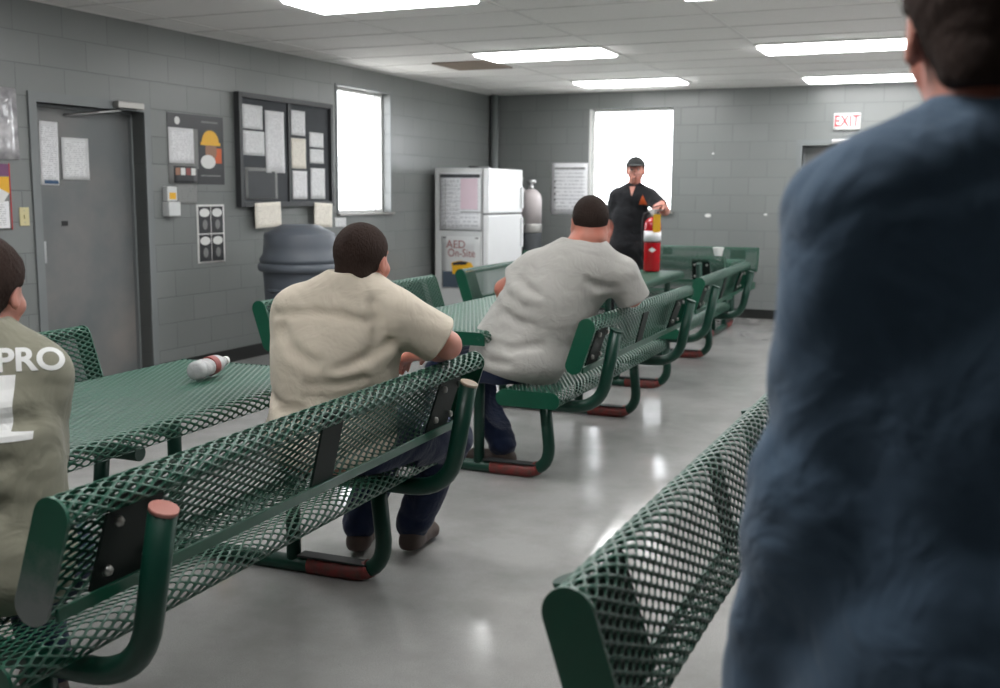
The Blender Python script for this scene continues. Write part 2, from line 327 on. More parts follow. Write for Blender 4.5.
# ------------------------------------------------------------------ ceiling lamps and vent
def ceiling_light(x, y, label):
    t = thing('ceiling_light', label, 'ceiling light', (x, y, H), group='fluorescent ceiling lights')
    hx, hy = .595, .295
    MB().box(-hx, hx, -hy, -hy+.025, -.012, .02).box(-hx, hx, hy-.025, hy, -.012, .02).box(-hx, -hx+.025, -hy+.025, hy-.025, -.012, .02).box(hx-.025, hx, -hy+.025, hy-.025, -.012, .02).build('lamp_frame', 'lamp_frame', t)
    MB().prism([(-hy+.025, -.004), (-hy+.06, -.03), (hy-.06, -.03), (hy-.025, -.004), (hy-.025, .012), (-hy+.025, .012)], -hx+.025, hx-.025, 'yz').build('diffuser', 'diffuser', t)
    return t
for x, y, lb in [(2.14, 6.02, 'lit ceiling light at the top left edge of the photo, nearest in the left row'), (2.14, 8.86, 'lit ceiling light in the left row, beside the tan vent'), (2.14, 11.38, 'lit ceiling light close above the far window'),
        (4.52, 6.42, 'ceiling light just out of sight above the right row'), (4.52, 9.22, 'lit ceiling light in the right row, nearer of the two'), (4.52, 11.78, 'lit ceiling light above the exit door, farthest right'),
        (2.14, 3.72, 'ceiling light over the left door aisle behind the view'), (4.52, 3.96, 'ceiling light over the nearest table'), (2.14, 1.1, 'ceiling light over the left end of the nearest table'), (4.52, 1.3, 'ceiling light over the camera position'), (6.95, 6.6, 'ceiling light on the right side of the room'), (6.95, 9.22, 'ceiling light at far right')]:
    ceiling_light(x, y, lb)
t = thing('ceiling_vent', 'tan slatted air vent in the ceiling beside the left row of lights', 'vent', (1.17, 9.42, H))
MB().box(-.29, .29, -.29, -.26, -.01, .012).box(-.29, .29, .26, .29, -.01, .012).box(-.29, -.26, -.26, .26, -.01, .012).box(.26, .29, -.26, .26, -.01, .012).build('frame', 'vent', t)
o = MB()
for i in range(9): o.prism([(-.25+i*.058, -.004), (-.22+i*.058, -.014), (-.217+i*.058, -.012), (-.247+i*.058, -.002)], -.26, .26, 'yz')
o.build('slats', 'vent', t); MB().box(-.26, .26, -.26, .26, .004, .011).build('backing', 'vent', t)

# ------------------------------------------------------------------ flat things on the walls
def sheet(name, label, cat, wall, a0, a1, z0, z1, mat, off=0.0, th=.002, tilt=0, group=None, parent=None, curl=0):
    """thin sheet; local x across, y up, z out of the wall"""
    w, h = abs(a1-a0), z1-z0; b = bmesh.new(); nx, ny = 6, 6
    g = [[b.verts.new((w*(i/nx-.5), h*(j/ny-.5), th+curl*abs(math.sin(i*1.7+j))*.4+curl*((j/ny-.5)**2+abs(i/nx-.5))*.8)) for j in range(ny+1)] for i in range(nx+1)]
    for i in range(nx):
        for j in range(ny): b.faces.new((g[i][j], g[i+1][j], g[i+1][j+1], g[i][j+1])).smooth = True
    r_ = bmesh.ops.extrude_face_region(b, geom=b.faces[:]); bmesh.ops.translate(b, vec=(0, 0, -th), verts=[v for v in r_['geom'] if isinstance(v, bmesh.types.BMVert)])
    bmesh.ops.recalc_face_normals(b, faces=b.faces)
    me = bpy.data.meshes.new(name); b.to_mesh(me); b.free(); o = link(name, me, mat)
    c_ = (a0+a1)/2; zc = (z0+z1)/2; e = off+.0015
    if wall == 'l': Mx = Matrix(((0, 0, 1, e), (1, 0, 0, c_), (0, 1, 0, zc), (0, 0, 0, 1)))
    else: Mx = Matrix(((1, 0, 0, c_), (0, 0, -1, wall-e), (0, 1, 0, zc), (0, 0, 0, 1)))
    Mx = Mx @ Matrix.Rotation(tilt, 4, 'Z')
    o.matrix_world = Mx
    if parent: o.parent = parent; o.matrix_parent_inverse = parent.matrix_world.inverted()
    if label: tag(o, label, cat, group)
    return o
def mark(name, parent, x0, x1, y0, y1, mat, z=.003, poly=None):
    """printed patch as a thin raised layer in the local frame of a sheet"""
    o = MB(); o.prism(poly or [(x0, y0), (x1, y0), (x1, y1), (x0, y1)], z, z+.0012, 'xy'); return o.build(name, mat, parent)
def text_mesh(s, size, ext=.0006, bold=0.0, shear=0):
    cu = bpy.data.curves.new('t', 'FONT'); cu.body = s; cu.size = size; cu.extrude = ext; cu.offset = bold; cu.align_x = 'CENTER'; cu.align_y = 'CENTER'
    ob = bpy.data.objects.new('t', cu); C.objects.link(ob); bpy.context.view_layer.update()
    me = bpy.data.meshes.new_from_object(ob.evaluated_get(bpy.context.evaluated_depsgraph_get())); bpy.data.objects.remove(ob); return me
def text(name, s, size, mat, parent, x, y, z=.004, sx=1, sy=1, bold=0):
    me = text_mesh(s, size, bold=bold); me.materials.clear(); o = link(name, me, mat, parent, (x, y, z)); o.scale = (sx, sy, 1); return o

# left wall
sheet('document_sleeve', 'crumpled clear plastic sleeve of papers at the left edge, left of the door', 'document', 'l', 4.66, 5.07, 1.62, 2.07, 'sleeve', curl=.012)
p = sheet('notice_poster', 'glossy notice with a purple and yellow heading left of the light switch', 'poster', 'l', 4.62, 4.995, 1.17, 1.60, 'paper_grey')
mark('purple_band', p, -.18, .18, .13, .205, 'purple'); mark('yellow_swirl', p, 0, 0, 0, 0, 'yellow', .0032, [(-.17, .02), (.05, .06), (.175, .02), (.175, .125), (-.1, .125)]); mark('white_swirl', p, 0, 0, 0, 0, 'whiteprint', .0045, [(-.17, .0), (.12, -.04), (.17, .02), (.06, .07), (-.06, .05)])
mark('red_edge', p, .178, .187, -.21, .21, 'redprint'); mark('text_block', p, -.17, .165, -.2, -.03, 'paper', .003)
t = thing('light_switch', 'ivory light switch plate between the notice poster and the left door', 'light switch', (.001, 5.09, 1.255))
MB().box(0, .006, -.038, .038, -.06, .06, .002).build('switch_plate', 'ivory', t); MB().box(.006, .014, -.006, .006, -.013, .013, .001).build('toggle', 'ivory', t)
MB().box(.006, .0075, -.003, .003, .035, .041).build('screw', 'bolt', t); MB().box(.006, .0075, -.003, .003, -.041, -.035).build('screw', 'bolt', t)
q = sheet('door_notice', 'tall white notice with a blue strip taped on the left door', 'paper', 'l', 5.37, 5.53, 1.46, 1.89, 'paper', off=-.135, tilt=-.02); mark('blue_strip', q, -.05, .07, -.205, -.182, 'blueprint')
sheet('door_paper', 'wide white paper taped on the left door, right of the tall notice', 'paper', 'l', 5.555, 5.80, 1.50, 1.79, 'paper2', off=-.135, curl=.006)
p = sheet('safety_poster', 'black safety poster with a yellow hard hat photo right of the left door', 'poster', 'l', 6.47, 7.13, 1.48, 2.02, 'paper_grey', off=0)
mark('header_band', p, -.33, .33, .16, .27, 'print_dark'); mark('footer_band', p, 0.0, .33, -.27, -.15, 'print_dark'); mark('worker_backdrop', p, .02, .33, -.15, .16, 'dkgrey', .003)
def disc(cx_, cy_, rx, ry, n=20, a0=0, a1=2*PI): return [(cx_+rx*math.cos(a0+(a1-a0)*i/n), cy_+ry*math.sin(a0+(a1-a0)*i/n)) for i in range(n if a1-a0 > 6.2 else n+1)]
mark('hard_hat', p, 0, 0, 0, 0, 'yellow', .0048, disc(.165, .06, .105, .10, 16, 0, PI)); mark('hat_brim', p, .045, .285, .04, .065, 'yellow', .006)
mark('worker_face', p, 0, 0, 0, 0, 'skinprint', .0045, disc(.17, .0, .07, .085)); mark('worker_glove', p, 0, 0, 0, 0, 'whiteprint', .0062, disc(.13, -.09, .09, .055)); mark('orange_vest', p, .22, .30, -.1, .02, 'orange', .0044)
text('header_text', 'SAFETY', .05, 'whiteprint', p, .13, .21, .0045); mark('emblem', p, 0, 0, 0, 0, 'whiteprint', .0045, disc(-.22, .215, .03, .03))
text('footer_text', 'TAKES TEAM WORK', .022, 'whiteprint', p, .165, -.215, .0045)
bpy.data.objects.remove(bpy.data.objects['header_text']); bpy.data.objects.remove(bpy.data.objects['footer_text'])
mark('header_line', p, .06, .26, .215, .228, 'paper_grey', .0045); mark('footer_line', p, .04, .28, -.205, -.195, 'paper_grey', .0045)
sheet('posted_letter', 'white typed letter taped over the left half of the safety poster', 'paper', 'l', 6.475, 6.76, 1.64, 1.91, 'paper', off=.006)
p = sheet('photo_card', 'small dark card with a row of pictures under the posted letter', 'card', 'l', 6.525, 6.785, 1.49, 1.62, 'print_dark', off=.006)
for i in range(4): mark('picture', p, -.115+i*.06, -.065+i*.06, -.005, .05, ('skinprint', 'whiteprint', 'maroon', 'whiteprint')[i])
sheet('grey_notice', 'plain grey notice directly under the card with pictures', 'paper', 'l', 6.53, 6.79, 1.325, 1.478, 'paper_grey')
t = thing('wall_dispenser', 'small off white wall dispenser box beside the left door frame', 'dispenser', (.001, 6.45, 1.235))
MB().box(0, .07, -.065, .065, 0, .11, .008).build('lower_box', 'fridge_side', t); MB().box(0, .05, -.055, .055, .115, .225, .008).build('upper_box', 'fridge_side', t); MB().box(.05, .053, -.035, .035, .13, .18).build('yellow_label', 'yellow', t)
p = sheet('picture_sheet', 'black and white picture sheet with a white border left of the trash can', 'poster', 'l', 6.775, 7.115, .85, 1.32, 'whiteprint')
for j in range(2):
    for i in range(2):
        x0, y0 = -.15+i*.155, .005-j*.225
        mark('panel', p, x0, x0+.145, y0, y0+.215, 'print_dark'); mark('cloud', p, 0, 0, 0, 0, 'whiteprint', .0045, disc(x0+.072, y0+.165, .062, .034)); mark('figure', p, 0, 0, 0, 0, 'paper_grey', .0045, disc(x0+.075, y0+.07, .03, .04))
# bulletin board
t = thing('bulletin_board', 'large dark framed bulletin board on the left wall beside the window', 'bulletin board', (.001, 7.99, 1.77))
hy, hz = .71, .475
MB().box(0, .022, -hy+.03, hy-.03, -hz+.03, hz-.03).build('backing', 'board', t)
MB().box(0, .055, -hy, -hy+.045, -hz, hz, .004).box(0, .055, hy-.045, hy, -hz, hz, .004).box(0, .055, -hy+.045, hy-.045, -hz, -hz+.045, .004).box(0, .055, -hy+.045, hy-.045, hz-.045, hz, .004).build('frame', 'dark', t)
MB().box(.0, .04, .0, .035, -hz+.04, hz-.04, .003).build('divider', 'dark', t)
for nm, a, b, c_, d, mt, lb in [('pinned_sheet', 7.35, 7.63, 1.95, 2.15, 'paper2', 'white sheet pinned at the top left of the bulletin board'), ('pinned_sheet', 7.355, 7.65, 1.73, 1.935, 'paper2', 'white sheet pinned below the top left sheet of the bulletin board'),
        ('pinned_strip', 7.665, 7.94, 1.59, 2.12, 'paper', 'longest white paper strip pinned on the board, second column'), ('pinned_sheet', 8.05, 8.265, 1.93, 2.15, 'paper', 'white sheet at the top of the third column of the bulletin board'),
        ('pinned_sheet', 8.045, 8.27, 1.635, 1.905, 'paper_cream', 'curling cream sheet at the middle of the third column of the bulletin board'), ('pinned_sheet', 8.055, 8.28, 1.36, 1.615, 'paper', 'white sheet at the bottom of the third column of the bulletin board'),
        ('pinned_sheet', 8.33, 8.56, 1.835, 1.97, 'paper2', 'small white sheet at the top of the right column of the board'), ('pinned_sheet', 8.335, 8.56, 1.69, 1.818, 'paper2', 'small white sheet in the middle of the right column of the board'), ('pinned_sheet', 8.34, 8.575, 1.36, 1.645, 'paper2', 'tall white sheet at the bottom of the right column of the board')]:
    sheet(nm, lb, 'paper', 'l', a, b, c_, d, mt, off=.024, group='papers pinned on the bulletin board', tilt=random.uniform(-.012, .012), curl=.004)
p = sheet('framed_notice', 'dark notice with a pale border at the bottom left of the bulletin board', 'notice', 'l', 7.375, 7.83, 1.36, 1.63, 'paper_grey', off=.024); mark('dark_center', p, -.19, .19, -.125, .105, 'dkgrey')
sheet('hanging_sheet', 'cream sheet hanging below the left bottom edge of the bulletin board', 'paper', 'l', 7.45, 7.82, 1.12, 1.335, 'paper_cream', off=.058, tilt=.03, curl=.005)
sheet('hanging_sheet', 'cream sheet hanging below the right bottom corner of the bulletin board', 'paper', 'l', 8.34, 8.64, 1.10, 1.325, 'paper_cream', off=.058, tilt=-.04, curl=.005)
sheet('wall_label', 'small white label under the left window sill', 'label', 'l', 8.78, 8.98, 1.09, 1.18, 'paper2')
# far wall
p = sheet('wall_chart', 'large white printed chart on the far wall left of the window', 'poster', D, .82, 1.30, 1.17, 1.80, 'paper_grid')
for i in range(4): mark('bullet', p, 0, 0, 0, 0, 'print_dark', .0035, disc(-.19, .09-i*.075, .012, .012))
mark('heading', p, -.2, .2, .24, .262, 'paper_grey')
t = sheet('exit_sign', 'white exit sign with red letters above the far door', 'sign', D, 4.16, 4.445, 2.145, 2.325, 'whiteprint', th=.02)
text('exit_letters', 'EXIT', .155, 'exit_red', t, 0, 0, .0215, .84, 1.12, .002)
for (x, z, r_, lb) in ((2.795, 1.185, .032, 'larger white chip mark on the far wall, between window and door'), (3.46, 1.206, .017, 'small white chip mark on the far wall, beside the door'), (2.83, 1.90, .014, 'small white chip mark on the far wall, highest of three')):
    tag(MB().prism(disc(x, z, r_*1.2, r_*.7, 9), D-.002, D, 'xz').build('paint_chip', 'whiteprint'), lb, 'wall mark', 'paint chips on the far wall')

# ------------------------------------------------------------------ fridge, tank, bin
t = thing('refrigerator', 'white top freezer refrigerator against the left wall in the far corner', 'refrigerator', (.1, 10.68, 0))
fw_, fd = .97, .59
MB().box(0, fd, 0, fw_, .03, 1.70, .012).build('cabinet', 'fridge_side', t)
MB().box(fd+.008, fd+.075, 0, fw_, 1.20, 1.70, .015).build('freezer_door', 'white', t); MB().box(fd+.008, fd+.075, 0, fw_, .1, 1.185, .015).build('refrigerator_door', 'white', t)
MB().box(fd-.004, fd+.012, .01, fw_-.01, .09, 1.69).build('gasket', 'gasket', t)
MB().box(fd+.075, fd+.11, fw_-.08, fw_-.05, 1.25, 1.5, .008).build('handle', 'white', t); MB().box(fd+.075, fd+.11, fw_-.08, fw_-.05, .8, 1.15, .008).build('handle', 'white', t)
MB().box(fd-.06, fd+.06, .02, .09, 1.70, 1.715, .004).build('hinge_cover', 'gasket', t)
for sx in (.04, fd-.04):
    for sy in (.05, fw_-.05): MB().lathe([(.022, 0), (.022, .03)], 12, c=(sx, sy, 0)).build('foot', 'rubber', t)
tag(MB().box(.50, .61, 10.72, 10.85, 1.701, 1.722, .004).build('flat_box', 'black'), 'small flat black box lying on top of the refrigerator', 'box')
FY = 10.68
p = sheet('schedule_poster', 'large printed schedule with dark header on the side of the refrigerator', 'poster', FY, .165, .685, 1.01, 1.645, 'paper_grid')
mark('header', p, -.25, .24, .265, .305, 'dkgrey'); mark('pink_form', p, 0.0, .21, -.08, .26, 'pink', .003); mark('border', p, -.26, .26, -.3175, -.310, 'dkgrey'); mark('border', p, .253, .26, -.31, .31, 'dkgrey'); mark('column_line', p, -.19, -.186, -.3, .26, 'gasket'); mark('row_line', p, 0.0, .25, -.115, -.105, 'gasket'); mark('border', p, -.26, -.255, -.31, .31, 'gasket')
for i in range(12): mark('table_line', p, -.25, -.01, -.28+i*.045, -.277+i*.045, 'gasket')
p = sheet('defibrillator_sign', 'white sign reading AED On-Site on the side of the refrigerator', 'sign', FY, .19, .665, .36, .945, 'fridge_side')
text('sign_text', 'AED', .125, 'maroon', p, -.06, .20, .0035); text('sign_text', 'On-Site', .125, 'maroon', p, .01, .105, .0035, .88)
mark('device_picture', p, 0, 0, 0, 0, 'yellow', .0035, [(-.10, -.13), (.13, -.12), (.165, -.05), (.13, .005), (.0, .025), (-.115, -.0)]); mark('device_handle', p, 0, 0, 0, 0, 'print_dark', .005, [(-.095, -.03), (-.1, -.005), (.0, .018), (.09, .012), (.07, -.02)])
mark('slate_photo', p, -.225, -.03, -.28, -.10, 'navyprint', .003)
for x_ in (-.2, .2): mark('tape', p, x_-.02, x_+.02, .27, .285, 'gasket', .004)
def tank(x, y, h, r, label):
    t = thing('gas_cylinder', label, 'cylinder', (x, y, 0), group='steel cylinders behind the refrigerator')
    MB().lathe([(r*.96, 0), (r, .02), (r, h*.62), (r*.99, h*.64)], 28).build('lower_body', 'dkgrey', t)
    MB().lathe([(r*1.03, h*.64), (r*1.05, h*.65), (r*1.05, h*.70), (r*1.03, h*.71)], 28).build('band', 'alum', t)
    MB().lathe([(r, h*.71), (r, h*.90), (r*.9, h*.94), (r*.55, h*.975), (r*.3, h*.985), (0, h*.985)], 28).build('upper_body', 'tank', t)
    MB().lathe([(.03, h*.98), (.03, h*1.01), (.02, h*1.012), (.02, h*1.03), (.055, h*1.03), (.06, h*1.045), (.055, h*1.06), (0, h*1.06)], 20).build('valve', 'steel', t)
tank(.75, 11.95, 1.50, .13, 'pale steel cylinder with a dark lower body, right behind the refrigerator'); tank(.50, 12.13, 1.53, .13, 'steel cylinder between the refrigerator and the far wall, mostly hidden')
# bin: tapered barrel, wide rim, domed swing lid
t = thing('trash_can', 'grey round trash can with domed lid under the bulletin board', 'trash can', (.72, 7.15, 0))
MB().lathe([(.235, 0), (.25, .01), (.275, .40), (.295, .80), (.295, .84), (.27, .84), (.265, .80), (.0, .79)], 40).build('barrel', 'can', t)
MB().lathe([(.297, .80), (.325, .80), (.335, .82), (.335, .845), (.32, .865), (.30, .865), (.296, .83)], 40).build('rim', 'can', t)
MB().lathe([(.318, .866), (.32, .90), (.295, .935), (.288, 1.0), (.283, 1.085), (.275, 1.10), (.15, 1.165), (.13, 1.168), (0, 1.168)], 40).build('domed_lid', 'can', t)
for s_ in (-1, 1): MB().tube([(-.07, s_*.272, .64), (-.07, s_*.335, .66), (.07, s_*.335, .66), (.07, s_*.272, .64)], .013, 8).build('handle', 'can', t)

# ------------------------------------------------------------------ picnic tables of coated expanded metal
LB, LT = 2.04, 1.95
def arc(cx_, cz, r, a0, a1, n=9): return [(cx_+r*math.cos(math.radians(a0+(a1-a0)*i/n)), cz+r*math.sin(math.radians(a0+(a1-a0)*i/n))) for i in range(n+1)]
def expanded(name, prof, y0, y1, th=.0034, tilt=.0016):
    pr = np.array(prof, float); seg = np.hypot(*(pr[1:]-pr[:-1]).T); S = np.r_[0, np.cumsum(seg)]; Lp = S[-1]
    nr = int(round(Lp/.0117)); h = Lp/nr; nc = int(round((y1-y0)/.0508)); a = (y1-y0)/nc/2
    ang = [0, 45, 90, 135, 180, 225, 270, 315]
    out = [(1, 0), (.5, .5), (0, 1), (-.5, .5), (-1, 0), (-.5, -.5), (0, -1), (.5, -.5)]
    inn = [(.64, 0), (.40, .36), (0, .62), (-.40, .36), (-.64, 0), (-.40, -.36), (0, -.62), (.40, -.36)]
    nrm = np.stack([-(pr[1:]-pr[:-1])[:, 1], (pr[1:]-pr[:-1])[:, 0]], 1)/seg[:, None]
    vn = np.r_[nrm[:1], (nrm[:-1]+nrm[1:])/2, nrm[-1:]]; vn /= np.linalg.norm(vn, axis=1)[:, None]
    ctr = [(y0+(2*c_+(r_ % 2))*a, r_*h) for r_ in range(0, nr+1) for c_ in range(0, nc+1)]
    ctr = np.array(ctr); O = np.array(out)*[a, h]; I = np.array(inn)*[a, h]
    pts = np.concatenate([ctr[:, None]+O[None], ctr[:, None]+I[None]], 1)   # n,16,2
    pts[..., 0] = np.clip(pts[..., 0], y0, y1); pts[..., 1] = np.clip(pts[..., 1], 0, Lp); n = len(ctr)
    s = pts[..., 1].ravel(); X = np.interp(s, S, pr[:, 0]); Z = np.interp(s, S, pr[:, 1]); NX = np.interp(s, S, vn[:, 0]); NZ = np.interp(s, S, vn[:, 1]); Y = pts[..., 0].ravel()
    tl_ = np.tile(np.r_[np.zeros(8), -np.sign(np.round(np.array(inn)[:, 1], 3))*tilt], n); X = X+NX*tl_; Z = Z+NZ*tl_     # strands lie inclined, as in raised expanded metal
    A = np.stack([X+NX*th/2, Y, Z+NZ*th/2], 1).reshape(n, 16, 3); B = np.stack([X-NX*th/2, Y, Z-NZ*th/2], 1).reshape(n, 16, 3)
    V = np.concatenate([A, B], 1).reshape(-1, 3)
    f = []
    for k in range(8):
        j = (k+1) % 8
        f += [(k, j, 8+j, 8+k), (16+k, 24+k, 24+j, 16+j), (8+k, 8+j, 24+j, 24+k)]
    F = (np.array(f)[None]+(np.arange(n)*32)[:, None, None]).reshape(-1, 4)
    me = bpy.data.meshes.new(name); me.vertices.add(len(V)); me.vertices.foreach_set('co', V.ravel()); me.loops.add(F.size); me.loops.foreach_set('vertex_index', F.ravel().astype(np.int32))
    me.polygons.add(len(F)); me.polygons.foreach_set('loop_start', np.arange(0, F.size, 4, dtype=np.int32)); me.update(calc_edges=True); me.validate(); return me
TOPC, BOTC, RB = (.915, .812), (.855, .628), .038
tl = math.degrees(math.atan2(TOPC[0]-BOTC[0], TOPC[1]-BOTC[1]))
bp = arc(*TOPC, RB, -25, 180-tl) + [(BOTC[0]-RB*math.cos(math.radians(tl)), BOTC[1]+RB*math.sin(math.radians(tl)))] + arc(*BOTC, RB, 180-tl, 330)[1:]
stadium = arc(*TOPC, RB+.004, -tl, 180-tl, 14) + arc(*BOTC, RB+.004, 180-tl, 360-tl, 14)
sp_ = arc(.50, .445, .038, 215, 90, 7) + [(.56, .480), (.62, .478), (.68, .480)] + arc(.745, .445, .038, 90, -35, 7)
seat_out = arc(.50, .447, .042, 245, 90, 10) + arc(.745, .447, .042, 90, -65, 10)
tp_ = arc(-.345, .715, .033, 215, 90, 6) + [(x/20*.345*2-.345, .748) for x in range(1, 20)] + arc(.345, .715, .033, 90, -35, 6)
ME = {'back': expanded('backrest', bp, -LB/2, LB/2), 'seat': expanded('seat', sp_, -LB/2, LB/2), 'top': expanded('tabletop', tp_, -LT/2, LT/2, tilt=-.0014)}
for m in ME.values(): m.materials.append(M['mesh'])
def pobj(name, me, parent, rz=0):
    o = bpy.data.objects.new(name, me); C.objects.link(o); o.parent = parent; o.rotation_euler[2] = rz; return o
G = .80
def shared(name, mb, mat):
    o = mb.build(name, mat); me = o.data; bpy.data.objects.remove(o); return me
EC = {}
for s in (-1, 1):
    EC[s] = shared('end_cap', MB().prism(stadium, s*(LB/2), s*(LB/2+.008)), 'green'); EC['s', s] = shared('end_cap', MB().prism(seat_out, s*(LB/2), s*(LB/2+.008)), 'green')
def bracket(y):
    nx, nz = math.cos(math.radians(tl)), -math.sin(math.radians(tl)); poly = []
    for (cx_, cz), e in ((BOTC, -.015), (TOPC, .01)):
        poly.append((cx_+nx*.012+e*math.sin(math.radians(tl)), cz+nz*.012+e))
    (ax, az), (bx2, bz) = poly; w = .007
    return shared('bracket_plate', MB().prism([(ax, az), (ax+w*nx, az+w*nz), (bx2+w*nx, bz+w*nz), (bx2, bz)], y-.085, y+.085), 'plate')
BR = [bracket(-G), bracket(G)]
def make_frame_meshes():
    m = {}
    sled = [(-.50, 0, .032)] + [(.50, 0, .032)] + bez((.50, 0, .032), (.66, 0, .032), (.655, 0, .17)) [1:] + [(.63, 0, .40)]
    left = [(-x, y, z) for (x, y, z) in sled[1:]][::-1]
    m['sled'] = shared('sled_base', MB().tube(left+sled[1:], .031), 'pipe')
    arm = [(.44, 0, .385), (.76, 0, .385)] + bez((.76, 0, .385), (.925, 0, .385), (.945, 0, .53))[1:] + [(.992, 0, .775)]
    m['arm'] = shared('seat_arm', MB().tube(arm, .031), 'pipe')
    m['cap'] = shared('pipe_cap', MB().tube([(.9915, 0, .772), (.9945, 0, .781)], .032), 'pipe')
    m['post'] = shared('table_post', MB().tube([(.27, 0, .05), (.27, 0, .69)], .028), 'pipe')
    m['bar'] = shared('top_support', MB().box(-.33, .33, -.02, .02, .685, .725, .003), 'pipe')
    m['sleeve'] = shared('wear_sleeve', MB().tube([(.34, 0, .034), (.52, 0, .034)]+bez((.52, 0, .034), (.57, 0, .034), (.60, 0, .055), 3)[1:], .0345, 16), 'red_sleeve')
    m['pad'] = shared('foot_pad', MB().box(.30, .60, -.03, .03, .066, .074, .002), 'rubber')
    m['bolt'] = shared('bolt', MB().lathe([(.0, .012), (.011, .010), (.013, 0)], 6, axis='x'), 'bolt')
    return m
FM = make_frame_meshes()
MISC = {'end': {s: shared('end_panel', MB().prism([(-.378, .685), (-.378, .735), (-.36, .75), (.36, .75), (.378, .735), (.378, .685)], s*LT/2, s*(LT/2+.008)), 'green') for s in (-1, 1)},
        'stiff': shared('stiffener_bar', MB().box(.886, .895, -LB/2+.02, LB/2-.02, .590, .618, .002), 'green'), 'cplate': None}
nx, nz = math.cos(math.radians(tl)), -math.sin(math.radians(tl))
MISC['cplate'] = shared('center_plate', MB().prism([(BOTC[0]-.03, BOTC[1]+.0), (BOTC[0]-.022, BOTC[1]-.01), (BOTC[0]+.035, BOTC[1]-.03), (TOPC[0]+.03, TOPC[1]+.01), (TOPC[0]-.015, TOPC[1]+.03), (TOPC[0]-.028, TOPC[1]+.015)], -.006, .006), 'plate')
MISC['cflange'] = shared('center_plate', MB().prism([(BOTC[0]+.02, BOTC[1]-.03), (BOTC[0]+.027, BOTC[1]-.032), (TOPC[0]+.02, TOPC[1]+.01), (TOPC[0]+.013, TOPC[1]+.012)], -.055, .055), 'plate')
def make_table():
    root = thing('picnic_table', 'green coated metal picnic table with attached backed benches', 'picnic table', group='green metal picnic tables')
    tt = pobj('tabletop', ME['top'], root)
    for s in (-1, 1): pobj('end_panel', MISC['end'][s], tt)
    for sd in (0, PI):
        b = pobj('backrest', ME['back'], root, sd)
        for s in (-1, 1): pobj('end_cap', EC[s], b)
        for me in BR: pobj('bracket_plate', me, b)
        pobj('center_plate', MISC['cflange'], b); pobj('stiffener_bar', MISC['stiff'], b)
        for yy in (-G-.06, -G+.06, G-.06, G+.06):
            for (bx_, bz) in ((.925, .76), (.89, .65)):
                o = pobj('bolt', FM['bolt'], b); o.location = (bx_, yy, bz)
        st = pobj('seat', ME['seat'], root, sd)
        for s in (-1, 1): pobj('end_cap', EC['s', s], st)
    for y in (-G, G):
        fr = pobj('sled_base', FM['sled'], root); fr.location.y = y
        for sd in (0, PI): pobj('wear_sleeve', FM['sleeve'], fr, sd)['label'] = 'worn red sleeve on the floor tube'; 
        pobj('foot_pad', FM['pad'], fr)
        pobj('top_support', FM['bar'], root).location.y = y
        for sd in (0, PI):
            pp = pobj('table_post', FM['post'], root, sd); pp.location.y = y
            a_ = pobj('seat_arm', FM['arm'], root, sd); a_.location.y = y; pobj('pipe_cap', FM['cap'], a_)
    return root
proto = make_table()
TB = [(3.14, 2.42, .0413, 'nearest green picnic table, with the plastic bottle on its top'), (3.1095, 5.645, .0187, 'middle green picnic table, where the man in the grey t-shirt sits'),
      (2.976, 8.3235, .0359, 'green picnic table with the red fire extinguisher standing on it'), (6.065, 2.44, 0.0, 'green picnic table at the lower right, partly behind the blue blurred shirt'),
      (2.48, 10.97, PI/2+.01, 'green picnic table standing crosswise against the far wall')]
tables = []
for i, (x, y, rz, lb) in enumerate(TB):
    o = proto if i == 0 else copy_tree(proto)
    o.location = (x, y, 0); o.rotation_euler[2] = rz; o['label'] = lb; tables.append(o)
# worn details of the nearest table
for ch in tables[0].children:
    if ch.name.startswith('backrest') and abs(ch.rotation_euler[2]) < .1:
        for g in ch.children:
            if g.name.startswith('end_cap') and g.data == EC[-1]:
                g.data = g.data.copy(); g.data.materials[0] = M['scuffed']; g['label'] = 'end cap scuffed grey on its lower half'
    if ch.name.startswith('seat_arm') and abs(ch.rotation_euler[2]) < .1:
        for g in ch.children:
            g.data = g.data.copy(); near = ch.location.y < 0; g.data.materials[0] = M['cap_red' if near else 'cap_tan']; g['label'] = 'worn pinkish pipe cap' if near else 'tan pipe cap'

# ------------------------------------------------------------------ small things on the tables
t = thing('fire_extinguisher', 'red fire extinguisher with yellow tag standing on a table, held by the man in black', 'fire extinguisher', (3.085, 9.08, .757))
R_ = .074
MB().lathe([(R_*.94, 0), (R_, .012), (R_, .40), (R_*.93, .435), (R_*.6, .462), (R_*.32, .47), (.02, .475), (0, .475)], 32).build('cylinder', 'extred', t)
MB().lathe([(R_+.0015, .265), (R_+.0015, .355)], 32).build('white_label', 'paper', t)
MB().lathe([(R_+.0018, .252), (R_+.0018, .262)], 32).build('black_band', 'black', t)
MB().tube([(0, 0, .465), (0, 0, .51)], .017).box(-.03, .03, -.012, .012, .505, .53, .004).build('valve', 'steel', t)
MB().box(-.015, .085, -.009, .009, .53, .54, .003).build('carry_handle', 'steel', t)
MB().prism([(-.02, .552), (.09, .575), (.09, .582), (-.02, .56)], -.009, .009).build('squeeze_lever', 'black', t)
MB().lathe([(0, .018), (.016, .017), (.017, 0)], 14, c=(0, -.03, .517), axis='y').build('gauge', 'whiteprint', t)
MB().tube([(-.02, 0, .515), (-.075, -.01, .50), (-.088, -.01, .44), (-.08, -.01, .2), (-.078, -.01, .1)], .0095, 10).build('hose', 'black', t)
dd = Vector((CAM.x-3.085, CAM.y-9.08, 0)).normalized(); ang = math.atan2(dd.y, dd.x)
o = MB()
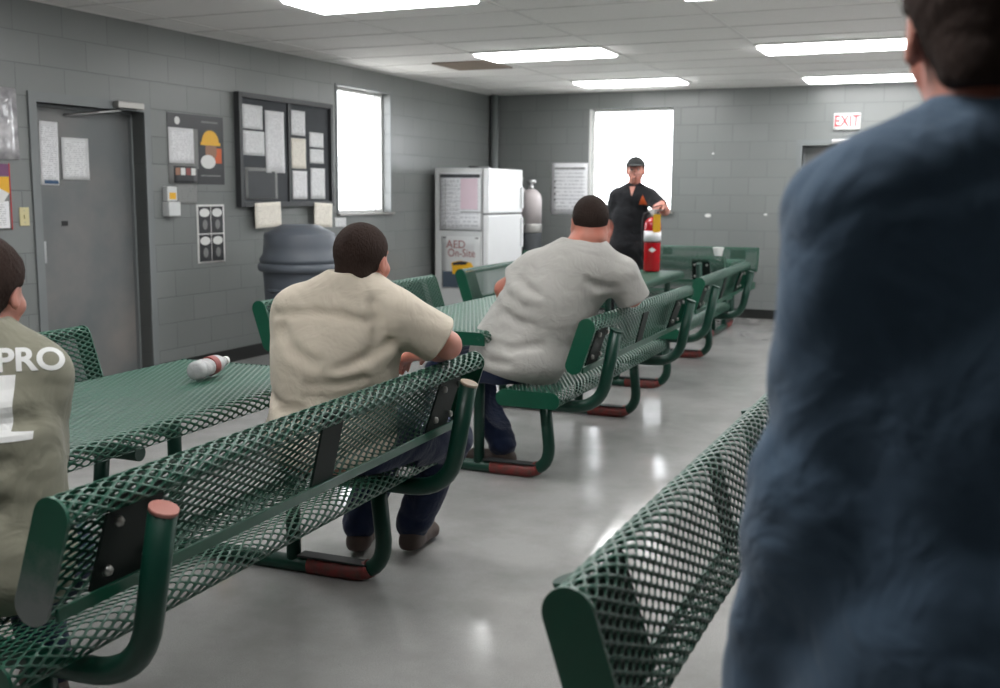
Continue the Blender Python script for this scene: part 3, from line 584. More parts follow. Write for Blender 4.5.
for i in range(8):
    a0_, a1_ = -.45+.9*i/8, -.45+.9*(i+1)/8
    h0, h1 = .022*(1-abs(a0_)/.45), .022*(1-abs(a1_)/.45); rr_ = R_+.0012
    vv = [o.b.verts.new((rr_*math.cos(a), rr_*math.sin(a), .19+hh)) for a, hh in ((a0_, -h0), (a1_, -h1), (a1_, h1), (a0_, h0))]
    try: o.b.faces.new(vv)
    except Exception: pass
bmesh.ops.remove_doubles(o.b, verts=o.b.verts, dist=1e-5); o.build('white_diamond', 'whiteprint', t).rotation_euler[2] = ang
g = MB().box(.082, .084, .002, .066, .345, .50, .0008).build('inspection_tag', 'yellow', t); g.rotation_euler[2] = ang
# bottle lying on the nearest table
prof = [(.0, 0), (.022, .001), (.030, .008), (.031, .03), (.028, .036), (.031, .042), (.031, .062), (.028, .067), (.0305, .073), (.0305, .13), (.029, .145), (.022, .165), (.0135, .180), (.0125, .188), (.0125, .196)]
t = thing('plastic_bottle', 'crumpled clear plastic bottle lying on the nearest picnic table', 'bottle', (3.155, 2.96, .757+.036), 0)
t.rotation_euler = (-PI/2*.985, 0, .16); t.scale = (1.12, 1.12, 1.12)
o = MB().lathe(prof, 24)
for v in o.b.verts:
    a = math.atan2(v.co.y, v.co.x); k_ = 1-.16*max(0, math.sin(a*2+v.co.z*60))*math.sin(min(1, v.co.z/.14)*PI); v.co.x *= k_; v.co.y *= k_
o.build('bottle_body', 'bottle', t)
MB().lathe([(.0315, .088), (.0318, .09), (.0318, .118), (.0315, .12)], 24).build('paper_label', 'maroon', t); MB().lathe([(.0145, .190), (.0145, .206), (0, .206)], 20).build('bottle_cap', 'cup', t)
t = thing('foam_cup', 'crushed white cup standing on the crosswise table at the far wall', 'cup', (3.28, 10.85, .757))
o = MB().lathe([(.026, 0), (.028, .004), (.038, .10), (.042, .105), (.040, .108), (.036, .10), (.025, .01), (0, .01)], 24)
for v in o.b.verts:
    if v.co.z > .05: v.co.x += .02*math.sin(v.co.y*60); v.co.z *= 1.25
o.build('cup_body', 'cup', t); MB().lathe([(.041, .128), (.044, .130), (.044, .138), (.0, .14)], 24).build('lid', 'cup', t)

# ------------------------------------------------------------------ people: signed distance bodies turned into one continuous surface each
class Field:
    def __init__(s, lo, hi, h):
        s.lo = np.array(lo, np.float32); s.h = h; s.n = np.ceil((np.array(hi)-np.array(lo))/h).astype(int)+1
        s.a = np.full(tuple(s.n), 1.0, np.float32)
        s.ax = [s.lo[i]+np.arange(s.n[i], dtype=np.float32)*h for i in range(3)]
    def sub(s, c0, c1, mg):
        i0 = np.clip(np.floor((np.array(c0)-mg-s.lo)/s.h).astype(int), 0, s.n); i1 = np.clip(np.ceil((np.array(c1)+mg-s.lo)/s.h).astype(int)+1, 0, s.n)
        if (i1 <= i0).any(): return None, None
        sl = tuple(slice(a, b) for a, b in zip(i0, i1))
        X, Y, Z = np.meshgrid(s.ax[0][sl[0]], s.ax[1][sl[1]], s.ax[2][sl[2]], indexing='ij'); return sl, (X, Y, Z)
    def comb(s, sl, d, k, op):
        a = s.a[sl]
        if op == 's': d = -d; m = np.maximum(a, d); 
        else: m = np.minimum(a, d)
        if k > 0:
            hh = np.maximum(k-np.abs(a-d), 0)/k; m = m+hh*hh*k*.25 if op == 's' else m-hh*hh*k*.25
        s.a[sl] = m
    def cap(s, p, q, r1, r2, k=.03, flat=None, op='u'):
        """tapered capsule; flat=(axis, f) squeezes the section along axis to the fraction f"""
        p = np.array(p, float); q = np.array(q, float); R_ = max(r1, r2)
        sl, g = s.sub(np.minimum(p, q)-R_, np.maximum(p, q)+R_, k+.03)
        if sl is None: return s
        d0 = [g[i]-p[i] for i in range(3)]; ab = q-p; sc = 1
        if flat:
            ax = np.array(flat[0], float); ax /= np.linalg.norm(ax); f = flat[1]
            ax = ax-ab*(ax@ab)/max(ab@ab, 1e-9); ax /= np.linalg.norm(ax)
            t_ = sum(d0[i]*ax[i] for i in range(3)); e = 1/f-1; d0 = [d0[i]+t_*e*ax[i] for i in range(3)]; sc = f**.5
        t = np.clip(sum(d0[i]*ab[i] for i in range(3))/max(ab@ab, 1e-9), 0, 1)
        d = (np.sqrt(sum((d0[i]-t*ab[i])**2 for i in range(3)))-(r1+(r2-r1)*t))*sc
        s.comb(sl, d.astype(np.float32), k, op); return s
    def ell(s, c, r, ax=None, k=.03, op='u'):
        c = np.array(c, float); ax = np.eye(3) if ax is None else np.array(ax, float); R_ = max(r)
        sl, g = s.sub(c-R_, c+R_, k+.03)
        if sl is None: return s
        d0 = [g[i]-c[i] for i in range(3)]; l = [sum(d0[i]*ax[j][i] for i in range(3)) for j in range(3)]
        k0 = np.sqrt(sum((l[j]/r[j])**2 for j in range(3))); k1 = np.sqrt(sum((l[j]/r[j]**2)**2 for j in range(3)))+1e-9
        s.comb(sl, (k0*(k0-1)/k1).astype(np.float32), k, op); return s
    def cut(s, p, n, k=.006, box=None):
        """keep the side that n points away from; box limits the cut to a ball (centre, radius)"""
        n = np.array(n, float); n /= np.linalg.norm(n); p = np.array(p, float)
        if box is None: sl = (slice(None),)*3; g = np.meshgrid(*s.ax, indexing='ij', sparse=True)
        else:
            sl, g = s.sub(np.array(box[0])-box[1], np.array(box[0])+box[1], 0)
            if sl is None: return s
        d = (g[0]-p[0])*n[0]+(g[1]-p[1])*n[1]+(g[2]-p[2])*n[2]
        if box is not None: d = np.where((g[0]-box[0][0])**2+(g[1]-box[0][1])**2+(g[2]-box[0][2])**2 < box[1]**2, d, -1)
        s.comb(sl, (-d).astype(np.float32), k, 's'); return s
    def wrinkle(s, amp, seed, freq=(30, 30, 55), n=4, zr=None):
        rg = np.random.RandomState(seed); X, Y, Z = np.meshgrid(*s.ax, indexing='ij', sparse=True); w = 0
        for i in range(n):
            a = rg.uniform(-1, 1, 3)*np.array(freq); b = rg.uniform(-1, 1, 3)*14; ph = rg.uniform(0, 6, 2)
            v = np.sin(X*a[0]+Y*a[1]+Z*a[2]+1.6*np.sin(X*b[0]+Y*b[1]+Z*b[2]+ph[0])+ph[1]); w = w+(1-2*np.abs(v)**.8)
        s.a += (w*amp/n**.5).astype(np.float32); return s
    def groove(s, pts, r, depth, op='s', k=.03):
        """crease or raised seam pressed into the side that faces -y; pts are (x, z)"""
        P_ = []; depth *= .38; r *= 1.15
        for x, z in pts:
            i, j = int(round((x-s.lo[0])/s.h)), int(round((z-s.lo[2])/s.h)); col_ = s.a[i, :, j]; w = np.nonzero(col_ < 0)[0]
            if len(w): P_.append((x, s.ax[1][w[0]]-(r-depth if op == 's' else -(r-depth)), z))
        for p, q in zip(P_[:-1], P_[1:]): s.cap(p, q, r, r*.8, k, op=op)
        return s
    def mesh(s):
        a = s.a; neg = a < 0; c = np.zeros(tuple(s.n-1), int)
        for i in (0, 1):
            for j in (0, 1):
                for k in (0, 1): c += neg[i:a.shape[0]-1+i, j:a.shape[1]-1+j, k:a.shape[2]-1+k]
        I = np.argwhere((c > 0) & (c < 8)); idx = -np.ones(c.shape, int); idx[tuple(I.T)] = np.arange(len(I))
        acc = np.zeros((len(I), 3)); cnt = np.zeros(len(I)); V8 = [(i, j, k) for i in (0, 1) for j in (0, 1) for k in (0, 1)]
        for u in range(8):
            for v in range(u+1, 8):
                A_, B_ = np.array(V8[u]), np.array(V8[v])
                if np.abs(A_-B_).sum() != 1: continue
                fa = a[tuple((I+A_).T)]; fb = a[tuple((I+B_).T)]; m = (fa < 0) != (fb < 0)
                t = np.where(m, fa/np.where(m, fa-fb, 1), 0)[:, None]; acc += np.where(m[:, None], A_+(B_-A_)*t, 0); cnt += m
        V = s.lo+(I+acc/cnt[:, None])*s.h; F = []
        for ax in range(3):
            b1, b2 = (ax+1) % 3, (ax+2) % 3; e = np.eye(3, dtype=int)
            sh = [slice(None)]*3; sh[ax] = slice(0, -1); sh2 = [slice(None)]*3; sh2[ax] = slice(1, None)
            E_ = np.argwhere(neg[tuple(sh)] != neg[tuple(sh2)]); E_ = E_[(E_[:, b1] > 0) & (E_[:, b2] > 0) & (E_[:, b1] < c.shape[b1]) & (E_[:, b2] < c.shape[b2])]
            q = [idx[tuple((E_-o_).T)] for o_ in (0*e[0], e[b1], e[b1]+e[b2], e[b2])]; Q = np.stack(q, 1)
            fl = neg[tuple(E_.T)]; Q[~fl] = Q[~fl][:, ::-1]; F.append(Q[(Q >= 0).all(1)])
        return V, np.concatenate(F)
    def obj(s, name, mat, parent):
        V, F = s.mesh(); me = bpy.data.meshes.new(name); off = np.array(parent.location) if parent else np.zeros(3)
        V = V-off; me.vertices.add(len(V)); me.vertices.foreach_set('co', V.astype(np.float32).ravel()); me.loops.add(F.size); me.loops.foreach_set('vertex_index', F.ravel().astype(np.int32))
        me.polygons.add(len(F)); me.polygons.foreach_set('loop_start', np.arange(0, F.size, 4, dtype=np.int32)); me.update(calc_edges=True); me.validate()
        return link(name, me, mat, parent, smooth=True)
def nz_(v): v = np.array(v, float); return v/np.linalg.norm(v)
def frame(f, tilt=0, roll=0):
    """right, forward, up for a horizontal facing f; tilt looks down, roll leans to the right"""
    f = nz_((f[0], f[1], 0)); up = np.array([0, 0, 1.]); r = np.cross(f, up)
    f2 = f*math.cos(tilt)-up*math.sin(tilt); u2 = np.cross(r, f2); r2 = r*math.cos(roll)-u2*math.sin(roll); return r2, f2, np.cross(r2, f2)
def add_hand(F_, wrist, d, palm, side, s=1.0, curl=.5):
    """d = pointing direction, palm = normal out of the palm, side = thumb side"""
    d, palm = nz_(d), nz_(palm); side = nz_(np.cross(palm, d))*(1 if np.dot(np.cross(palm, d), side) > 0 else -1); w = np.array(wrist, float)
    F_.cap(w, w+d*.045*s, .026*s, .030*s, .02, flat=(palm, .62)); F_.cap(w+d*.04*s, w+d*.085*s, .034*s, .036*s, .02, flat=(palm, .5))
    for i, (off, L) in enumerate(((.027, .072), (.009, .080), (-.009, .075), (-.026, .060))):
        p = w+d*(.088-.006*abs(i-1))*s+side*off*s; a = .15+curl*.35+i*.05; r_ = .0088*s
        for j, fr in enumerate((.45, .3, .25)):
            q = p+(d*math.cos(a)+palm*math.sin(a))*L*fr*s; F_.cap(p, q, r_, r_*.93, .006); p = q; a += curl*.75; r_ *= .93
    p = w+d*.025*s+side*.026*s
    q = p+(d*.65+side*.65+palm*.3)*.042*s; F_.cap(p, q, .013*s, .0105*s, .015); F_.cap(q, q+(d*.9+side*.15+palm*.45)*.034*s, .0103*s, .0088*s, .006)
def add_head(F_, hc, fr, neck, s=1.0, fat=0):
    r, f, u = fr; P_ = lambda x, y, z: hc+(r*x+f*y+u*z)*s; ax = (r, f, u)
    F_.ell(P_(0, -.014, .030), (.079*s, .097*s, .090*s), ax, .01)
    F_.ell(P_(0, .026, -.040), ((.060+fat)*s, .064*s, .078*s), ax, .03); F_.ell(P_(0, .052, -.088), (.028*s, .026*s, .024*s), ax, .025)
    F_.cap(P_(0, .078, .012), P_(0, .103, -.026), .008*s, .0125*s, .012); F_.ell(P_(0, .082, -.062), (.026*s, .014*s, .010*s), ax, .01)
    for sx in (-1, 1):
        F_.cap(P_(sx*.018, .082, .028), P_(sx*.046, .070, .028), .008*s, .007*s, .012)
        F_.ell(P_(sx*.031, .094, .010), (.017*s, .012*s, .010*s), ax, .012, 's'); F_.ell(P_(sx*.046, .052, -.03), (.020*s, .022*s, .020*s), ax, .02)
        F_.ell(P_(sx*.080, -.004, -.008), (.010*s, .018*s, .032*s), ax, .006); F_.ell(P_(sx*.090, .0, -.006), (.006*s, .010*s, .018*s), ax, .005, 's')
    nb = np.array(neck, float); F_.cap(nb-np.array([0, 0, .02]), P_(0, -.025, -.055), (.062+fat)*s, (.056+fat*.9)*s, .03); 
    if fat: F_.cap(P_(-.03, -.075, -.06), P_(.03, -.075, -.06), .024, .024, .02)
def person(name_label, S):
    """S: joints in world metres and the look of the clothes"""
    root = thing('person', name_label, 'person', S['base'])
    hf = frame(S['look'], S.get('htilt', 0), S.get('hroll', 0)); cr, cf, cu = frame(S['face']); v = lambda k_: np.array(S[k_], float)
    pel, che, nek, hd = v('pelvis'), v('chest'), v('neck'), v('head'); sw, bw, bd = S['sw'], S['bw'], S['bd']; sw2 = S.get('shr', .062)
    shr, shl = v('shr_R'), v('shr_L'); elr, ell_, wrr, wrl = v('el_R'), v('el_L'), v('wr_R'), v('wr_L')
    pts = np.array([pel, che, nek, hd, shr, shl, elr, ell_, wrr, wrl, v('hip_R'), v('hip_L'), v('kn_R'), v('kn_L'), v('an_R'), v('an_L')])
    lo, hi = pts.min(0)-.22, pts.max(0)+.22; lo[2] = max(lo[2]-.0, -.02); hb = S.get('h', .006)
    def torso(F_, g, kk=.06):
        F_.cap(pel+cu*.02, che-cu*.02, bw+g, bw*.95+g, kk, flat=(cf, bd)); F_.cap(che, nek-cu*.10, bw*.93+g, bw*.78+g, kk, flat=(cf, bd*.95))
        F_.cap(shr*.93+nek*.07-cu*.012, shl*.93+nek*.07-cu*.012, sw2*.92+g, sw2*.92+g, kk); F_.cap(shr*.6+nek*.4, nek+cu*.015, .05+g, .052+g*.5, .05); F_.cap(shl*.6+nek*.4, nek+cu*.015, .05+g, .052+g*.5, .05)
        F_.ell(pel-cu*.02-cf*.03, (bw*1.0+g, bw*bd*1.08+g, .13+g), (cr, cf, cu), kk)
        if S.get('belly'): F_.ell(pel+(che-pel)*.45+cf*S['belly'], (bw*.9+g, bw*.75+g, .17), (cr, cf, cu), kk)
    ar = S.get('arm', 1.0)
    # body: one continuous surface of torso, head, arms, hands and legs
    B = Field(lo, hi, hb); torso(B, -.012)
    for sh, el, wr, sd in ((shr, elr, wrr, 'R'), (shl, ell_, wrl, 'L')):
        B.cap(sh, el, .054*ar, .043*ar, .03); m = el+(wr-el)*.3; B.cap(el, m, .043*ar, .043*ar, .02); B.cap(m, wr, .043*ar, .028*ar, .02)
        add_hand(B, wr, S.get('hd_'+sd, wr-el), S.get('palm_'+sd, (0, 0, -1)), S.get('thumb_'+sd, cf), 1.0, S.get('curl', .6))
    for hip, kn, an in ((v('hip_R'), v('kn_R'), v('an_R')), (v('hip_L'), v('kn_L'), v('an_L'))):
        B.cap(hip, kn, .060, .045, .03); B.cap(kn, an, .042, .030, .03)
    if S.get('sit'): B.cut((0, 0, .495), (0, 0, -1), .01, ((pel[0], pel[1], .5), .37))
    add_head(B, hd, hf, nek, S.get('hs', 1.0), S.get('fat', 0)); B.obj('body', S['skin'], root)
    r, f, u = hf; hs = S.get('hs', 1.0); P_ = lambda x, y, z: hd+(r*x+f*y+u*z)*hs
    for sx in (-1, 1):
        e = P_(sx*.031, .074, .010)-np.array(S['base']); MB().lathe([(0, -.0115), (.008, -.008), (.0115, 0), (.008, .008), (0, .0115)], 12, c=tuple(e)).build('eye', 'eye', root)
        e = P_(sx*.031, .0835, .010)-np.array(S['base']); MB().lathe([(0, -.0045), (.0045, 0), (0, .0045)], 10, c=tuple(e)).build('iris', 'iris', root)
    Lp = Field(P_(0, .08, -.06)-.05, P_(0, .08, -.06)+.05, .003); Lp.cap(P_(-.02, .086, -.058), P_(.02, .086, -.058), .0055, .0055, 0); Lp.cap(P_(-.015, .087, -.066), P_(.015, .087, -.066), .006, .006, .003); Lp.obj('lips', 'lips', root)
    # hair
    Hh = Field(hd-.17, hd+.17, .004); g = S.get('hairg', .010); Hh.ell(P_(0, -.016, .032), ((.079+g)*hs, (.097+g)*hs, (.090+g)*hs), hf, 0)
    if S.get('nape', 1): Hh.cap(P_(-.026, -.066, -.045), P_(.026, -.066, -.045), .034+g*.5, .034+g*.5, .03)
    Hh.wrinkle(g*.10, 5, (260, 260, 200), 4)
    Hh.cut(P_(0, .035, .035), f*.80-u*.60, .012)        # forehead, temples
    Hh.cut(P_(0, -.10, S.get('hz', -.065)), -u, .006)                 # nape line
    for sx in (-1, 1): Hh.ell(P_(sx*.088, .006, -.024), (.020, .034, .038), hf, .006, 's')
    Hh.obj('hair', S['hair'], root)
    if S.get('cap'):
        K = Field(hd-.24, hd+.24, .004); K.ell(P_(0, -.010, .036), (.092, .112, .096), hf, 0); K.cut(P_(0, 0, .045), -u, .006); K.cap(P_(0, -.010, .133), P_(0, -.010, .135), .006, .006, .004)
        K.cap(P_(-.035, .115, .050), P_(.035, .115, .050), .050, .050, .006, flat=(u, .12)); K.cap(P_(-.02, .15, .044), P_(.02, .15, .044), .040, .040, .01, flat=(u, .14)); co = K.obj('cap', 'cap', root)
        K = Field(P_(0, .1, .09)-.05, P_(0, .1, .09)+.05, .0025); K.ell(P_(0, .088, .085), (.03, .012, .018), hf, 0); K.obj('cap_emblem', 'paper_grey', co)
    # shirt
    T = Field(lo, hi, S.get('hsh', hb)); torso(T, S.get('ease', .014)); sl = S.get('sleeve', .75); se = S.get('sease', .020)
    for sh, el, sl in ((shr, elr, S.get('sl_R', sl)), (shl, ell_, sl)):
        T.cap(sh, sh+(el-sh)*(sl+.15), .060*ar+se*.6, .054*ar+se, .035)
    if S.get('tail'): T.cap(pel, pel-cu*.26, bw+.03, bw+.10, .06, flat=(cf, bd))
    if S.get('long'):
        for el, wr in ((elr, wrr), (ell_, wrl)): T.cap(el, wr, .072*ar, .050*ar, .04)
    if S.get('folds'):
        for (p, q, rad) in S['folds']: T.cap(p, q, rad, rad*.6, .03)
    T.wrinkle(S.get('wr', .0035), S.get('seed', 1), S.get('wf', (22, 22, 42)), 4)
    for g_ in S.get('grooves', ()): T.groove(*g_)
    for sh, el, sl in () if S.get('long') else ((shr, elr, S.get('sl_R', S.get('sleeve', .75))), (shl, ell_, S.get('sleeve', .75))):
        n_ = nz_(el-sh); pc = sh+(el-sh)*sl; T.cut(pc, n_, .006, (pc+n_*.075, .13))
    T.cut(v('hem'), S.get('hemn', (0, 0, -1)), .006); T.ell(nek+cu*.085, (.064+S.get('fat', 0), .064+S.get('fat', 0), .05), (cr, cf, cu), .02, 's')
    shirt = T.obj('shirt', S['shirt'], root)
    ring = []; nr_ = .068+S.get('fat', 0)
    K = Field(nek-.14, nek+.14, .004)
    for i in range(24):
        a, b = 2*PI*i/24, 2*PI*(i+1)/24; pr = lambda a: nek+cu*(.034+S.get('colz', 0)-.022*math.sin(a))+cr*math.cos(a)*nr_+cf*math.sin(a)*nr_*.95
        K.cap(pr(a), pr(b), S.get('colr', .007), S.get('colr', .007), .004)
        if S.get('collar'): K.cap(pr(a)*1.0+cu*-.016+cr*math.cos(a)*.012+cf*math.sin(a)*.012, pr(b)+cu*-.016+cr*math.cos(b)*.012+cf*math.sin(b)*.012, .007, .007, .01)
    K.obj('collar', S['shirt'], shirt)
    # trousers
    Pn = Field((lo[0], lo[1], 0), (hi[0], hi[1], max(pel[2]+.2, S['waist'][2]+.1)), S.get('hp', .007))
    hr_ = .092 if S.get('sit') else .115; Pn.cap(v('hip_R'), v('hip_L'), hr_, hr_, .05, flat=(cu if S.get('sit') else cf, .95)); Pn.ell(pel-cu*.02-cf*.01, (bw*.88, bw*bd*.92, .13), (cr, cf, cu), .05)
    tr = S.get('leg', 1.0)
    for sd in 'RL':
        hip, kn, an = v('hip_'+sd), v('kn_'+sd), v('an_'+sd); Pn.cap(hip, kn, .098*tr, .074*tr, .04); Pn.cap(kn, an+np.array([0, 0, .03]), .072*tr, .060*tr, .03)
    if S.get('sit'): Pn.cut((0, 0, .486), (0, 0, -1), .01, ((pel[0], pel[1], .5), .31)); B_cut = 1
    Pn.wrinkle(.004, 3+S.get('seed', 1), (26, 26, 40), 4); Pn.cut(v('waist'), S.get('waistn', (0, 0, 1)), .006); Pn.cut((0, 0, .045), (0, 0, -1), .004)
    Pn.obj('trousers', S['pants'], root)
    for sd in 'RL':
        an = v('an_'+sd); ft = nz_(S['foot_'+sd]+(0,)) if len(S['foot_'+sd]) == 2 else nz_(S['foot_'+sd]); sdv = np.cross(ft, (0, 0, 1)); a0_ = np.array([an[0], an[1], 0])
        K = Field(a0_-.32, a0_+.32, .005); K.cap(a0_-ft*.035+(0, 0, .045), a0_+ft*.14+(0, 0, .042), .043, .045, .02); K.cap(a0_-ft*.01+(0, 0, .06), an+(0, 0, .03), .045, .045, .03); K.ell(a0_+ft*.15+(0, 0, .040), (.047, .062, .036), (sdv, ft, (0, 0, 1)), .02)
        K.cut((0, 0, .022), (0, 0, -1), .003); so = K.obj('shoe', S.get('shoe', 'shoe'), root)
        K = Field(a0_-.32, a0_+.32, .006); K.cap(a0_-ft*.035+(0, 0, .012), a0_+ft*.165+(0, 0, .012), .046, .049, .02); K.cut((0, 0, .024), (0, 0, 1), .002); K.cut((0, 0, .001), (0, 0, -1), .001); K.obj('sole', 'sole', so)
    return root, shirt
def decal(name, me, shirt, origin, right, up, dirn, mat, grid=.012, off=.0022):
    """printed shape laid on the cloth: me is flat in xy; every vertex is dropped on the shirt along dirn"""
    b = bmesh.new(); b.from_mesh(me)
    for ax in (0, 1):
        cs = [v.co[ax] for v in b.verts]; c_ = min(cs)
        while c_ < max(cs):
            n = [0, 0, 0]; n[ax] = 1; p = [0, 0, 0]; p[ax] = c_; bmesh.ops.bisect_plane(b, geom=b.verts[:]+b.edges[:]+b.faces[:], plane_co=p, plane_no=n); c_ += grid
    sm = shirt.data; bvh = BVHTree.FromPolygons([v.co for v in sm.vertices], [p.vertices for p in sm.polygons]); dirn = Vector(dirn).normalized(); off0 = Vector(shirt.parent.location)
    for v in b.verts:
        w = Vector(origin)+Vector(right)*v.co.x+Vector(up)*v.co.y-off0; hit = bvh.ray_cast(w-dirn*.5, dirn); v.co = (hit[0]-dirn*off) if hit[0] else w
    m2 = bpy.data.meshes.new(name); b.to_mesh(m2); b.free(); return link(name, m2, mat, shirt)
def flat_mesh(poly):
    b = bmesh.new(); b.faces.new([b.verts.new((x, y, 0)) for x, y in poly]); bmesh.ops.triangulate(b, faces=b.faces); m = bpy.data.meshes.new('f'); b.to_mesh(m); b.free(); return m
def flat_text(s, size, bold=0):
    cu = bpy.data.curves.new('t', 'FONT'); cu.body = s; cu.size = size; cu.offset = bold; cu.align_x = 'CENTER'; cu.align_y = 'CENTER'; ob = bpy.data.objects.new('t', cu); C.objects.link(ob); bpy.context.view_layer.update()
    me = bpy.data.meshes.new_from_object(ob.evaluated_get(bpy.context.evaluated_depsgraph_get())); bpy.data.objects.remove(ob); return me

# man in the olive grey printed shirt, near end of the nearest bench
pA, sA = person('person in an olive grey t-shirt printed PRO and 1, seated at the left edge', dict(base=(3.62, 1.68, 0), look=(-.25, .97), face=(-.52, .85), pelvis=(3.64, 1.66, .60), chest=(3.615, 1.66, .88), neck=(3.595, 1.71, 1.085), head=(3.58, 1.75, 1.195), htilt=.1,
    shr_R=(3.705, 1.78, 1.01), shr_L=(3.42, 1.60, 1.03), el_R=(3.665, 1.80, .79), el_L=(3.33, 1.70, .82), wr_R=(3.45, 1.98, .83), wr_L=(3.30, 1.92, .81), sw=.19, bw=.175, bd=.68, belly=.04,
    hip_R=(3.72, 1.76, .57), hip_L=(3.58, 1.62, .57), kn_R=(3.38, 2.0, .53), kn_L=(3.25, 1.82, .53), an_R=(3.40, 2.03, .09), an_L=(3.27, 1.85, .09), foot_R=(-.85, .5), foot_L=(-.85, .5), sit=1,
    skin='skin', hair='hair', hairg=.012, shirt='olive', pants='denim', hem=(3.7, 1.7, .50), waist=(3.7, 1.7, .66), sleeve=.97, sease=.014, grooves=[([(3.78, .93), (3.73, .92), (3.69, .93)], 0.014, 0.007, 's'), ([(3.78, .84), (3.73, .82), (3.66, .82)], 0.014, 0.007, 's'), ([(3.77, .74), (3.72, .71), (3.62, .70), (3.52, .71)], 0.016, 0.008, 's'), ([(3.76, .65), (3.70, .63), (3.60, .63)], 0.014, 0.007, 's')], wr=.0016, seed=4, colr=.006, arm=.95))
rA = np.array((.85, .52, 0)); dA = (-.52, .85, 0)
decal('shirt_lettering', flat_text('PRO', .075, .0022), sA, (3.80, 1.67, 1.072), (.68, .73, 0), (-.18, .16, .97), (-.7, .66, -.27), 'whiteprint')
one = [(x*.88, y*.9) for x, y in [(-.035, .075), (.028, .075), (.028, -.055), (.075, -.06), (.075, -.078), (-.075, -.078), (-.075, -.06), (-.03, -.055), (-.03, .04), (-.075, .035), (-.075, .052)]]
decal('shirt_number', flat_mesh(one), sA, (3.76, 1.60, .955), rA, (0, 0, 1), dA, 'whiteprint')
# man in the cream work shirt, far end of the nearest bench
pB, sB = person('person in a cream work shirt seated with his elbow on the bench back', dict(base=(3.70, 3.0, 0), look=(.06, 1.0), face=(-.38, .92), pelvis=(3.69, 3.02, .60), chest=(3.72, 3.01, .88), neck=(3.765, 3.04, 1.105), head=(3.785, 3.09, 1.20),
    shr_R=(3.92, 3.09, 1.02), shr_L=(3.595, 2.97, 1.03), el_R=(4.045, 3.20, .915), el_L=(3.50, 3.08, .80), wr_R=(3.84, 3.38, .85), wr_L=(3.55, 3.36, .74), hd_R=(-.8, .45, -.3), sw=.2, bw=.195, bd=.74, belly=.07, shr=.068,
    hip_R=(3.80, 3.06, .57), hip_L=(3.60, 3.0, .57), kn_R=(3.87, 3.56, .50), kn_L=(3.62, 3.58, .52), an_R=(3.68, 3.62, .09), an_L=(3.49, 3.52, .09), foot_R=(-.1, .99), foot_L=(-.3, .95), sit=1, leg=1.12,
    skin='skin', hair='hair', hairg=.008, hz=-.085, shirt='cream', pants='denim', hem=(3.7, 3.0, .53), waist=(3.7, 3.0, .66), sleeve=.84, sease=.028, ease=.018, wr=.0018, grooves=[([(3.56, 1.03), (3.64, 1.035), (3.72, 1.04), (3.80, 1.035), (3.88, 1.01)], 0.006, 0.004, 's'), ([(3.885, 1.07), (3.90, 1.02), (3.905, .97), (3.90, .92)], 0.008, 0.005, 's'), ([(3.93, .93), (3.88, .885), (3.82, .855)], 0.016, 0.01, 's'), ([(3.92, .90), (3.87, .855), (3.80, .835)], 0.014, 0.006, 'u'), ([(3.94, .86), (3.88, .82), (3.80, .80), (3.72, .80)], 0.015, 0.008, 's'), ([(3.90, .78), (3.82, .755), (3.72, .76)], 0.014, 0.006, 's'), ([(3.60, .98), (3.66, .92), (3.74, .88)], 0.016, 0.004, 's'), ([(3.52, .75), (3.60, .72), (3.70, .715)], 0.014, 0.005, 's')], wf=(16, 16, 34), seed=9, collar=1, colz=.004, arm=1.08))
# man in the heather grey t-shirt, near end of the middle bench
pC, sC = person('person in a heather grey t-shirt and jeans, leaning an arm on the bench back', dict(base=(3.62, 4.95, 0), look=(-.45, .89), face=(-.38, .92), pelvis=(3.575, 4.93, .61), chest=(3.70, 4.98, .87), neck=(3.87, 5.03, 1.145), head=(3.90, 5.07, 1.285), hs=1.1, fat=.022,
    shr_R=(4.06, 5.11, 1.03), shr_L=(3.655, 4.96, 1.06), el_R=(4.10, 5.16, .915), el_L=(3.475, 4.98, .94), wr_R=(4.00, 5.42, .90), wr_L=(3.38, 5.27, .82), sw=.22, bw=.222, bd=.74, belly=.075, shr=.072,
    hip_R=(3.58, 5.03, .57), hip_L=(3.54, 4.83, .57), kn_R=(3.24, 5.10, .52), kn_L=(3.17, 4.88, .50), an_R=(3.46, 5.00, .09), an_L=(3.14, 4.84, .09), foot_R=(-.97, -.15), foot_L=(-.95, .2), sit=1, leg=1.18,
    skin='skin_tan', hair='hair_buzz', hairg=.004, nape=0, hz=-.03, shirt='heather', pants='denim', hem=(3.6, 4.95, .52), hemn=(-.30, 0, -1), waist=(3.6, 4.95, .66), sleeve=.62, sease=.026, ease=.018, wr=.0018, grooves=[([(3.62, 1.01), (3.68, .965), (3.73, .94)], 0.018, 0.012, 's'), ([(3.60, .955), (3.68, .91), (3.73, .90)], 0.016, 0.008, 'u'), ([(3.56, .84), (3.64, .80), (3.70, .79)], 0.016, 0.008, 's'), ([(3.50, .70), (3.62, .675), (3.75, .69)], 0.018, 0.010, 's'), ([(3.53, .61), (3.62, .60)], 0.014, 0.008, 's'), ([(4.05, .96), (4.0, .975), (3.95, 1.0)], 0.018, 0.010, 's')], wf=(16, 16, 34), seed=12, arm=1.15, sl_R=1.12))
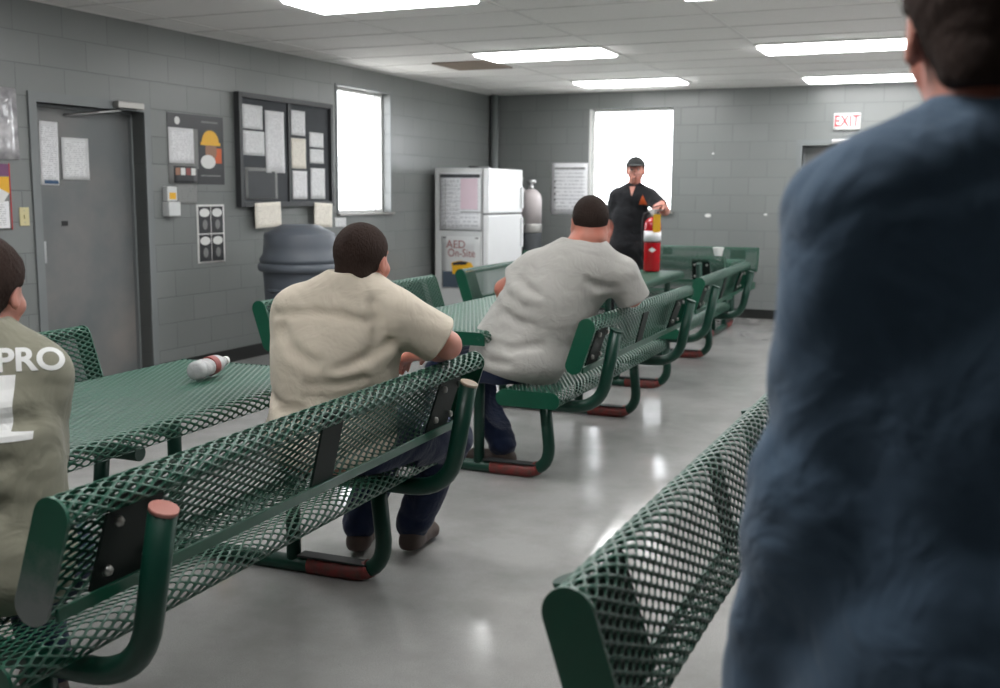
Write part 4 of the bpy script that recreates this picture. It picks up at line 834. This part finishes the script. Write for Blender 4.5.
# presenter
pD, sD = person('person standing in a black polo shirt and cap, hand on the extinguisher', dict(base=(2.70, 9.62, 0), look=(.22, -.97), face=(.12, -.99), pelvis=(2.70, 9.63, .96), chest=(2.71, 9.62, 1.22), neck=(2.745, 9.60, 1.475), head=(2.765, 9.575, 1.64),
    shr_L=(2.915, 9.58, 1.405), shr_R=(2.575, 9.62, 1.405), el_L=(3.085, 9.46, 1.28), el_R=(2.50, 9.66, 1.12), wr_L=(3.115, 9.24, 1.345), wr_R=(2.49, 9.56, .88), hd_L=(-.25, -.8, -.25), hd_R=(0, -.15, -1), palm_R=(1, 0, 0), palm_L=(0, 0, -1), thumb_R=(0, -1, 0), thumb_L=(1, 0, 0), curl=.6, sw=.19, bw=.155, bd=.66,
    hip_R=(2.61, 9.64, .92), hip_L=(2.79, 9.64, .92), kn_R=(2.60, 9.61, .50), kn_L=(2.80, 9.61, .50), an_R=(2.59, 9.66, .09), an_L=(2.81, 9.66, .09), foot_R=(-.15, -.98), foot_L=(.2, -.98),
    skin='skin', hair='hair', hairg=.008, cap=1, shirt='polo', pants='blackcloth', hem=(2.7, 9.6, .84), waist=(2.7, 9.6, 1.0), sleeve=.72, sease=.018, wr=.002, seed=21, collar=1, arm=.98, h=.005))
decal('shirt_emblem', flat_mesh([(-.042, -.04), (.042, -.04), (0, .05)]), sD, (2.862, 9.3, 1.372), (1, 0, 0), (0, 0, 1), (0, 1, 0), 'orange')
decal('open_collar', flat_mesh([(-.028, .035), (.028, .035), (0, -.055)]), sD, (2.757, 9.3, 1.462), (1, 0, 0), (0, 0, 1), (0, 1, 0), 'skin')
decal('button_placket', flat_mesh([(-.012, -.06), (.012, -.06), (.012, .05), (-.012, .05)]), sD, (2.755, 9.3, 1.33), (1, 0, 0), (0, 0, 1), (0, 1, 0), 'blackcloth')
# man close to the camera at the right edge
ex, ey = 5.705, 1.19
pE, sE = person('person in a slate blue shirt standing very close, filling the right edge', dict(base=(ex, ey, 0), look=(-.3, .95), face=(-.30, .95), pelvis=(ex+.03, ey-.02, .98), chest=(ex+.02, ey-.02, 1.21), neck=(ex-.02, ey, 1.47), head=(ex-.035, ey+.03, 1.60),
    shr_R=(ex+.175, ey+.06, 1.415), shr_L=(ex-.150, ey-.06, 1.405), el_R=(ex+.22, ey+.06, 1.12), el_L=(ex-.165, ey-.06, 1.12), wr_R=(ex+.2, ey+.12, .88), wr_L=(ex-.225, ey-.02, .86), palm_L=(1, 0, 0), palm_R=(-1, 0, 0), sw=.2, bw=.175, bd=.66, shr=.058,
    hip_R=(ex+.10, ey+.02, .94), hip_L=(ex-.08, ey-.03, .94), kn_R=(ex+.11, ey+.02, .50), kn_L=(ex-.09, ey-.03, .50), an_R=(ex+.12, ey-.01, .09), an_L=(ex-.10, ey-.04, .09), foot_R=(-.2, .97), foot_L=(-.4, .9), h=.007, leg=1.1,
    skin='skin_tan', hair='hair', hairg=.012, shirt='slate', pants='greytwill', hem=(5.74, .9, .80), waist=(5.74, .9, .88), sleeve=.97, sease=.014, ease=.014, wr=.003, seed=31, collar=1, arm=1.0, long=1, tail=1))
